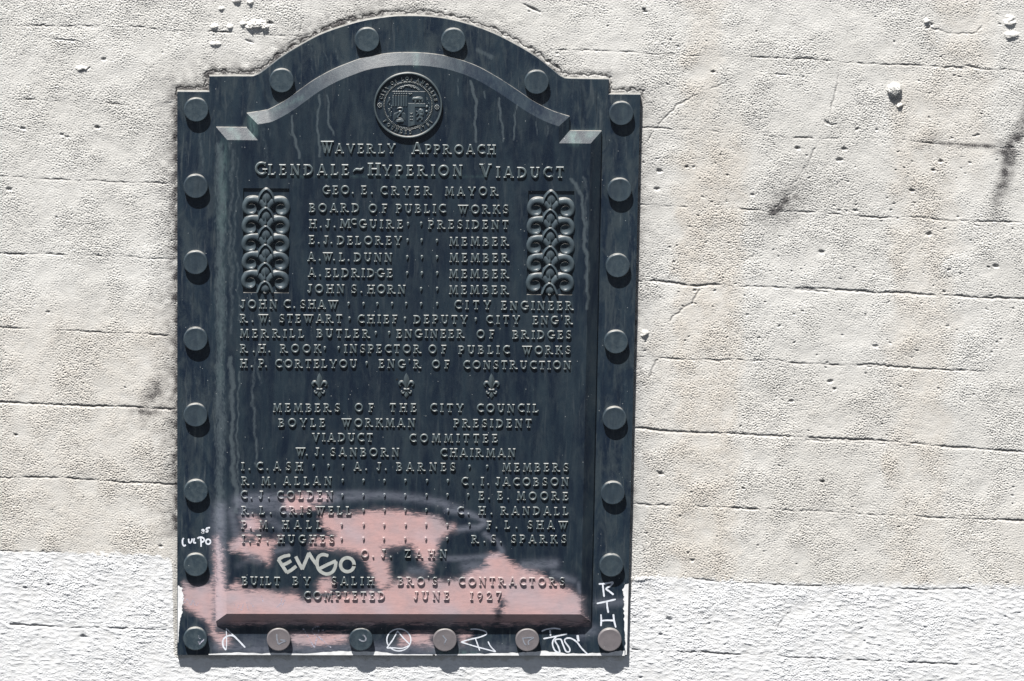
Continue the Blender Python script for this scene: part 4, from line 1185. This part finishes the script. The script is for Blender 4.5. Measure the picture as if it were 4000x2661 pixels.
JOINTS = [
    [(-240, 96), (0, 98), (300, 103), (543, 108), (678, 123), (700, 121), (900, 127), (1060, 137), (1180, 141), (1225, 130)],
    [(-240, 380), (0, 386), (170, 392), (424, 407), (690, 424)],
    [(-240, 686), (0, 691), (297, 704), (509, 714), (690, 717)],
    [(-240, 984), (85, 992), (365, 1001), (551, 1009), (690, 1014)],
    [(-240, 1272), (0, 1277), (204, 1289), (420, 1300), (690, 1311)],
    [(-240, 1568), (0, 1572), (221, 1582), (424, 1589), (690, 1602)],
    [(-240, 1864), (0, 1866), (85, 1864), (297, 1871), (501, 1883), (690, 1894)],
    [(-240, 2152), (0, 2153), (150, 2155), (238, 2158)],
    [(42, 2440), (357, 2452), (467, 2456), (679, 2461)],
    [(2150, 195), (2400, 199), (2660, 219), (2947, 224), (3136, 230), (3312, 245), (3606, 259), (3803, 266), (4000, 281), (4240, 295)],
    [(2509, 498), (2631, 504), (2877, 519), (2982, 530), (3172, 541), (3438, 540), (3634, 559), (3887, 575), (4000, 579), (4240, 592)],
    [(2500, 800), (2821, 814), (3003, 824), (3242, 833), (3382, 850), (3613, 849), (3684, 860), (4000, 873), (4240, 885)],
    [(2495, 1099), (2563, 1100), (2699, 1117), (2773, 1112), (2889, 1120), (3045, 1127), (3249, 1131), (3486, 1144), (3826, 1163), (4000, 1168), (4240, 1180)],
    [(2490, 1392), (2604, 1400), (2943, 1409), (3038, 1406), (3120, 1421), (3350, 1429), (3554, 1438), (4000, 1462), (4240, 1474)],
    [(2481, 1675), (2739, 1691), (2963, 1701), (3147, 1709), (3384, 1721), (3554, 1730), (3758, 1750), (4000, 1767), (4240, 1780)],
    [(2468, 1967), (2685, 1978), (2943, 1987), (3410, 2009), (3766, 2027), (4000, 2036), (4240, 2046)],
    [(2685, 2261), (2792, 2271), (2970, 2282), (3113, 2286), (3433, 2294), (3540, 2303), (4000, 2300), (4240, 2306)],
    [(2471, 2537), (2733, 2549), (3113, 2569), (3469, 2585), (3825, 2599)],
]
STR = [(3.2, 4.5, .30), (3.0, 3.6, .36), (2.8, 3.4, .42), (3.4, 4.8, .25), (3.0, 4.2, .34), (3.6, 6.0, .05), (3.4, 5.2, .16), (3.2, 4, .3), (3.4, 5.6, .14),
       (3.0, 4.2, .30), (3.0, 4.0, .34), (3.0, 4.4, .2), (3.8, 5.4, .10), (3.2, 4.6, .28), (3.8, 5.4, .10), (3.8, 5.4, .12), (3.0, 3.8, .36), (3.2, 4.4, .2)]
for p, (w_, d_, b_) in zip(JOINTS, STR): crack(p, w_ * .80, d_ * .75, 2.4, .80, b_)
for p in ([(3350, 1431), (3554, 1441)], [(3147, 1717), (3384, 1730), (3554, 1738)], [(2700, 1118), (2760, 1120)], [(3045, 1132), (3249, 1140), (3420, 1143)], [(3640, 255), (3760, 268)]):
    crack(p, 2.6, 3.4, 3, .6, .3)
for p in ([(2944, 203), (2935, 245), (2912, 281), (2821, 323), (2740, 365), (2645, 407), (2575, 491), (2512, 568)],
          [(3300, -60), (3305, 0), (3312, 140), (3277, 266), (3268, 340), (3228, 491), (3207, 540), (3143, 666), (3101, 743), (3010, 835), (2982, 905), (2940, 1003), (2821, 1073)],
          [(2733, 1132), (2705, 1183), (2660, 1210), (2624, 1258)], [(2570, 1407), (2536, 1475)], [(3143, 650), (3120, 690), (3080, 715)],
          [(3560, 40), (3640, 110), (3700, 130), (3800, 128), (3850, 90), (3900, 55)], [(3220, 480), (3240, 490), (3268, 486)],
          [(1180, -60), (1178, 30), (1175, 119), (1160, 150), (1130, 172)], [(3050, 2350), (3085, 2380), (3040, 2450)]):
    crack(p, 2.3, 2.4, 4, .50, .22)
crack([(1176, 0), (1178, 60), (1174, 122)], 3.4, 4.5, 4, .35, .1)

def lump(cu, cv, ru, rv, h, ang=0.0, rough=.35, p=2):
    js, is_ = win([(cu, cv)], max(ru, rv) * 2 + 6)
    u = UU[js, is_] - cu; v = VV[js, is_] - cv
    a = u * math.cos(ang) + v * math.sin(ang); b = -u * math.sin(ang) + v * math.cos(ang)
    r = np.sqrt((a / ru) ** 2 + (b / rv) ** 2) + rough * .35 * gr3[js, is_]
    hw[js, is_] += h * np.exp(-np.maximum(r, 0) ** (2 * p))
def smear(cu, cv, ru, rv, a_, ang=0.0, arr=None):
    arr = stain_shade if arr is None else arr
    js, is_ = win([(cu, cv)], max(ru, rv) * 2.4)
    u = UU[js, is_] - cu; v = VV[js, is_] - cv
    a = u * math.cos(ang) + v * math.sin(ang); b = -u * math.sin(ang) + v * math.cos(ang)
    e = np.exp(-((a / ru) ** 2 + (b / rv) ** 2)) * np.clip(1 + .35 * gr1[js, is_] + .25 * mid[js, is_], 0, 2)
    arr[js, is_] = np.maximum(arr[js, is_], np.clip(a_ * e, 0, 1))
# bug holes, the shade inside them also put into the colour
rp = np.random.default_rng(5)
for k in range(330):
    x, y = rp.uniform(-200, 4200), rp.uniform(-150, 2700)
    if k > 110: x = rp.uniform(2500, 4200)
    if k > 230: y = rp.uniform(600, 1400)
    r_ = rp.uniform(2.2, 4.4)
    if rp.random() < .10: r_ *= 1.5
    lump(x, y, r_ * rp.uniform(1, 1.7), r_ * .8, -rp.uniform(3.5, 7), rp.uniform(-.5, .5), .2)
    smear(x, y, r_ * 1.1, r_ * .8, .5)
for x, y, r_ in ((2575, 668, 9), (2568, 738, 8), (2785, 282, 6), (2682, 652, 6), (3674, 630, 7), (3645, 665, 6), (3562, 745, 8), (3243, 1490, 8), (3090, 1567, 6), (3213, 1882, 7), (3260, 1520, 5), (1055, 90, 9),
                 (2903, 1908, 5), (2515, 37, 6), (2520, 46, 6), (2614, 2420, 9), (2581, 2478, 6), (380, 498, 8), (90, 502, 7), (36, 740, 8), (62, 1700, 6), (98, 2297, 6), (325, 2487, 9), (627, 2134, 6), (190, 2285, 5), (2580, 1850, 9), (3116, 580, 8), (3297, 583, 8), (3280, 625, 9), (3890, 1040, 9), (3210, 985, 9), (3630, 915, 9), (406, 232, 7)):
    lump(x, y, r_ * 1.3, r_ * .8, -8, .1, .25); smear(x, y, r_ * 1.2, r_ * .8, .7)
# blobs of mortar, chips
for a in ((1006, 96, 34, 15, 10), (975, 104, 14, 9, 7), (1035, 108, 12, 9, 8), (839, 104, 12, 9, 8), (899, 104, 10, 9, 7), (948, 94, 10, 8, 7), (925, 2, 14, 10, 9), (978, 8, 11, 8, 8), (866, 34, 10, 7, 6), (842, 172, 18, 8, 6),
          (3944, 88, 20, 12, 9), (3950, 138, 26, 12, 8), (3620, 82, 10, 9, 8), (3515, 412, 10, 9, 9), (2520, 1300, 12, 9, 9), (320, 268, 24, 8, 6), (3945, 70, 16, 10, 6), (2513, 1310, 10, 6, 7), (2495, 2260, 60, 8, 3)):
    lump(*a)
for a in ((322, 276, 9, 5, -7, -.4), (345, 268, 10, 3, -7, -.6), (246, 156, 40, 2.6, -5, .08), (263, 535, 12, 3, -6, .1), (973, 162, 14, 4, -6, .3), (2080, 34, 34, 5, -7, .42), (3640, 95, 5, 6, -7, 0), (3625, 108, 12, 4, -7, -.5), (3522, 421, 8, 5, -8, -.6), (3815, 530, 12, 4, -6, -.2),
          (3232, 478, 14, 4, -5, .6), (1010, 110, 6, 3, -5, 0), (3800, 262, 30, 4, -6, .2), (3050, 292, 26, 3, -4, .1)):
    lump(*a); smear(a[0], a[1], a[2], a[3], .35, a[5])
smear(2080, 34, 34, 6, .7, .42)
# mortar-covered stub
smear(3494, 386, 30, 12, .45); smear(3490, 412, 26, 22, .22)
# dark soot stains
smear(3060, 800, 120, 60, .42, -.8); smear(3120, 700, 90, 30, .22, -1.0); smear(3052, 800, 74, 24, 1.0, -.62); smear(3030, 826, 36, 18, .95, -.4); smear(3075, 772, 70, 30, .42, -.7); smear(3090, 850, 40, 50, .25); smear(3095, 756, 34, 6, .6, -.8)
for a in ((3934, 585, 40, 32, 1.0, 0), (3965, 540, 66, 24, .9, -.75), (3992, 480, 66, 22, .7, -1.25), (4025, 400, 80, 26, .5, -1.3), (3936, 650, 90, 26, 1.0, 1.72), (3912, 730, 80, 24, .8, 1.85), (3888, 810, 60, 24, .3, 1.9), (3850, 572, 110, 9, .95, .05),
          (3740, 564, 130, 8, .8, .06), (3650, 556, 60, 7, .4, .05), (3650, 535, 40, 24, .2, .1), (3655, 600, 34, 20, .2, 0),
          (600, 1530, 34, 70, .75, .5), (570, 1606, 64, 22, .7, 0), (640, 1600, 50, 30, .5, 0), (560, 1640, 16, 40, .25, 0), (690, 1750, 34, 26, .5, 0), (560, 250, 18, 10, .2, 0)):
    smear(*a)
# grime close to the metal
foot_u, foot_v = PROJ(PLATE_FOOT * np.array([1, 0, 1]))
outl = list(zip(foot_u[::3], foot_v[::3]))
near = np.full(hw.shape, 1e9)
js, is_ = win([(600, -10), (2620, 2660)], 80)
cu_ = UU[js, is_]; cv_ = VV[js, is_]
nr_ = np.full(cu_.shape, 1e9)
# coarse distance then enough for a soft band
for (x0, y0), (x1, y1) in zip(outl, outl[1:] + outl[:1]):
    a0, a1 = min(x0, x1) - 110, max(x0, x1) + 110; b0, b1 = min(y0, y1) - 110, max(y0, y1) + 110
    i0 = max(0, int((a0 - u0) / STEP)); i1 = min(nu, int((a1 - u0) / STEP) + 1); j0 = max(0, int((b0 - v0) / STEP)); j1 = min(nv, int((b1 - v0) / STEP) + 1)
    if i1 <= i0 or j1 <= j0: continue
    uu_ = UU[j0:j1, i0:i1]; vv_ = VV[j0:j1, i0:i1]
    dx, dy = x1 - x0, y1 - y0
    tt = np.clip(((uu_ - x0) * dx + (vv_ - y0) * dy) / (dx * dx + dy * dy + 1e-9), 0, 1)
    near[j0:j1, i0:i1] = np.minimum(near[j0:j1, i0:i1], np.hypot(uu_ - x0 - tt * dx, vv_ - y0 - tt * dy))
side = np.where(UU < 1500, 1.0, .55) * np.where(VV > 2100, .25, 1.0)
stain_shade = np.maximum(stain_shade, np.clip(side * (.62 * np.exp(-(near / 18) ** 1.3) + .30 * np.exp(-(near / 80) ** 2)) * (1 + .3 * gr1 + .3 * mid), 0, 1) * (1 - .9 * paintm))
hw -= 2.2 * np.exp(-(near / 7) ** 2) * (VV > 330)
# broken mortar lip over the head of the plaque, its gap shadow also painted
lip = np.exp(-((near - 10 - 3.2 * mid - 2.0 * gr3 - 3.0 * np.clip(big2, -1, 1)) / 2.6) ** 2) * (VV < 395) * (VV < np.interp(UU, [600, 690, 830, 1000, 1594, 2200, 2380, 2520, 2600], [0, 395, 395, 330, 200, 330, 395, 395, 0]))
hw -= 5.5 * lip; stain_shade = np.maximum(stain_shade, .8 * lip)
hw += 2.2 * sm(near, 12, 30) * np.exp(-(near / 60) ** 2) * (VV < 400)
# warm vertical bands left by run-off
def band(xa, xb, ya, yb, a_, soft=35, sl=-.02):
    x = UU - sl * (VV - 1000) + 16 * big2
    e = sm(x, xa - soft, xa + soft) * (1 - sm(x, xb - soft, xb + soft)) * sm(VV, ya - 160, ya + 160) * (1 - sm(VV, yb - 160, yb + 160))
    tan[:] = np.maximum(tan, a_ * e)
band(2660, 2800, -600, 500, .55); band(2640, 2900, 500, 2600, .8); band(2540, 2660, 1200, 2600, .4); band(3480, 3720, 300, 2600, .6); band(3640, 3850, -600, 700, .5); band(2900, 3480, 1500, 2600, .25)
band(3720, 4400, 1900, 2600, .35); band(-500, 700, 1200, 2600, .55, 60); band(300, 700, 1500, 2600, .3)
tan = np.clip(tan * (1 + .15 * big2 + .1 * mid), 0, 1) * (1 - paintm)
hw += (VV > 2140) * (1 - paintm) * 0 
# grid with a coarse skirt so the wall carries on beyond the picture
ou = np.array([-3200, -2400, -1700, -1100, -700, -450, -320.0]); ov = np.array([-1900, -1300, -800, -500, -320, -250.0])
ug = np.r_[ou, uf, (4000 - ou)[::-1]]; vg = np.r_[ov, vf, (2661 - ov)[::-1]]
a, b = len(ou), len(ov)
def pad(x, mode='edge'): return np.pad(x, ((b, b), (a, a)), mode=mode)
Hh = np.pad(hw, ((b, b), (a, a)), mode='constant'); T_, St_, Pm_ = pad(tan), pad(stain_shade * 0 + 0), pad(paintm)
St_[b:-b, a:-a] = stain_shade
UG, VG = np.meshgrid(ug, vg)
PW = pts3(UG.ravel(), VG.ravel(), 0.0, Hh.ravel())
N_u, N_v = len(ug), len(vg)
me = bpy.data.meshes.new('concrete_wall')
ii = (np.arange(N_v - 1)[:, None] * N_u + np.arange(N_u - 1)[None, :]).ravel()
quads = np.stack([ii, ii + N_u, ii + N_u + 1, ii + 1], 1)
# body of the wall behind its face
rim_i = np.r_[np.arange(N_u), np.arange(1, N_v) * N_u + N_u - 1, (N_v - 1) * N_u + np.arange(N_u - 2, -1, -1), np.arange(N_v - 2, 0, -1) * N_u]
back = PW[rim_i].copy(); back[:, 1] = .35
nb = len(rim_i)
P_all = np.concatenate([PW, back])
o_ = len(PW)
k = np.arange(nb); k2 = (k + 1) % nb
sideq = np.stack([rim_i, rim_i[k2], o_ + k2, o_ + k], 1)
Q = np.concatenate([quads, sideq])
me.vertices.add(len(P_all)); me.vertices.foreach_set('co', P_all.astype(np.float32).ravel())
me.loops.add(Q.size + nb); me.polygons.add(len(Q) + 1)
me.loops.foreach_set('vertex_index', np.r_[Q.ravel(), o_ + k[::-1]].astype(np.int32))
me.polygons.foreach_set('loop_start', np.r_[np.arange(len(Q)) * 4, len(Q) * 4].astype(np.int32))
me.update(calc_edges=True)
me.validate()
for nm, arr in (('tan', T_), ('stain_shade', St_), ('white_paint', Pm_)):
    at = me.attributes.new(nm, 'FLOAT', 'POINT')
    at.data.foreach_set('value', np.r_[arr.ravel(), np.zeros(nb)].astype(np.float32))
me.shade_smooth()
wall = bpy.data.objects.new('concrete_wall', me)
COL.objects.link(wall)
wall['label'] = 'pale rough board-marked concrete wall behind the plaque, painted white along its lower part'
wall['category'] = 'wall'
mw, nt, bs = new_mat('rough_concrete')
g = NG(nt)
n1 = g.noise(3.0, 5, .6, .3); n2 = g.noise(60.0, 5, .65); n3 = g.noise(420.0, 3, .6)
c = g.mix(g.ramp(n1, .35, .68), (.565, .56, .545), (.635, .632, .62))
c = g.mix(g.math('MULTIPLY', g.ramp(n2, .35, .75), .35), c, (.52, .51, .485))
c = g.mix(g.math('MULTIPLY', g.attr('tan'), .62), c, (.545, .50, .445))
c = g.mix(g.math('MULTIPLY', g.ramp(n3, .5, .75), .25), c, (.34, .33, .31))
c = g.mix(g.attr('white_paint'), c, g.mix(g.ramp(n2, .4, .7), (.70, .71, .73), (.63, .645, .67)))
c = g.mix(g.math('MULTIPLY', g.attr('stain_shade'), .95), c, (.045, .042, .046))
g.lk(c, bs.inputs['Base Color'])
bs.inputs['Roughness'].default_value = .92
bs.inputs['Specular IOR Level'].default_value = .2
bu = g.n('ShaderNodeBump'); bu.inputs['Strength'].default_value = .4; bu.inputs['Distance'].default_value = .0012
g.lk(g.math('ADD', g.math('MULTIPLY', g.noise(330.0, 4, .65), .7), g.math('MULTIPLY', g.noise(900.0, 2, .5), .3)), bu.inputs['Height'])
g.lk(bu.outputs[0], bs.inputs['Normal'])
me.materials.append(mw)

# mortar-covered stub standing out of the wall
wall['kind'] = 'thing'
m = MB()
rk = np.random.default_rng(3)
nn, rr_ = 36, 12
P = []
wob = np.convolve(np.tile(rk.normal(0, 1, nn), 3), np.ones(3) / 3, 'same')[nn:2 * nn]
for k in range(rr_ + 1):
    f = k / rr_
    for i in range(nn):
        a = 2 * math.pi * i / nn
        r = 28 * (1 - .0 * f) * math.cos(f * math.pi / 2 * .97) ** .55 * (1 + .07 * wob[i]) * (1 + rk.normal(0, .06))
        P.append((3494 + r * math.cos(a), 352 + .9 * r * math.sin(a), -4 + 23 * math.sin(f * math.pi / 2) + rk.normal(0, 1.6)))
P = np.array(P)
fs = [(k * nn + i, (k + 1) * nn + i, (k + 1) * nn + (i + 1) % nn, k * nn + (i + 1) % nn) for k in range(rr_) for i in range(nn)]
fs.append(tuple(rr_ * nn + i for i in range(nn))[::-1])
m.add(pts3(P[:, 0], P[:, 1], 10, P[:, 2]), fs)
o = m.build('mortar_knob', mw, wall, masks=False, smooth=True)
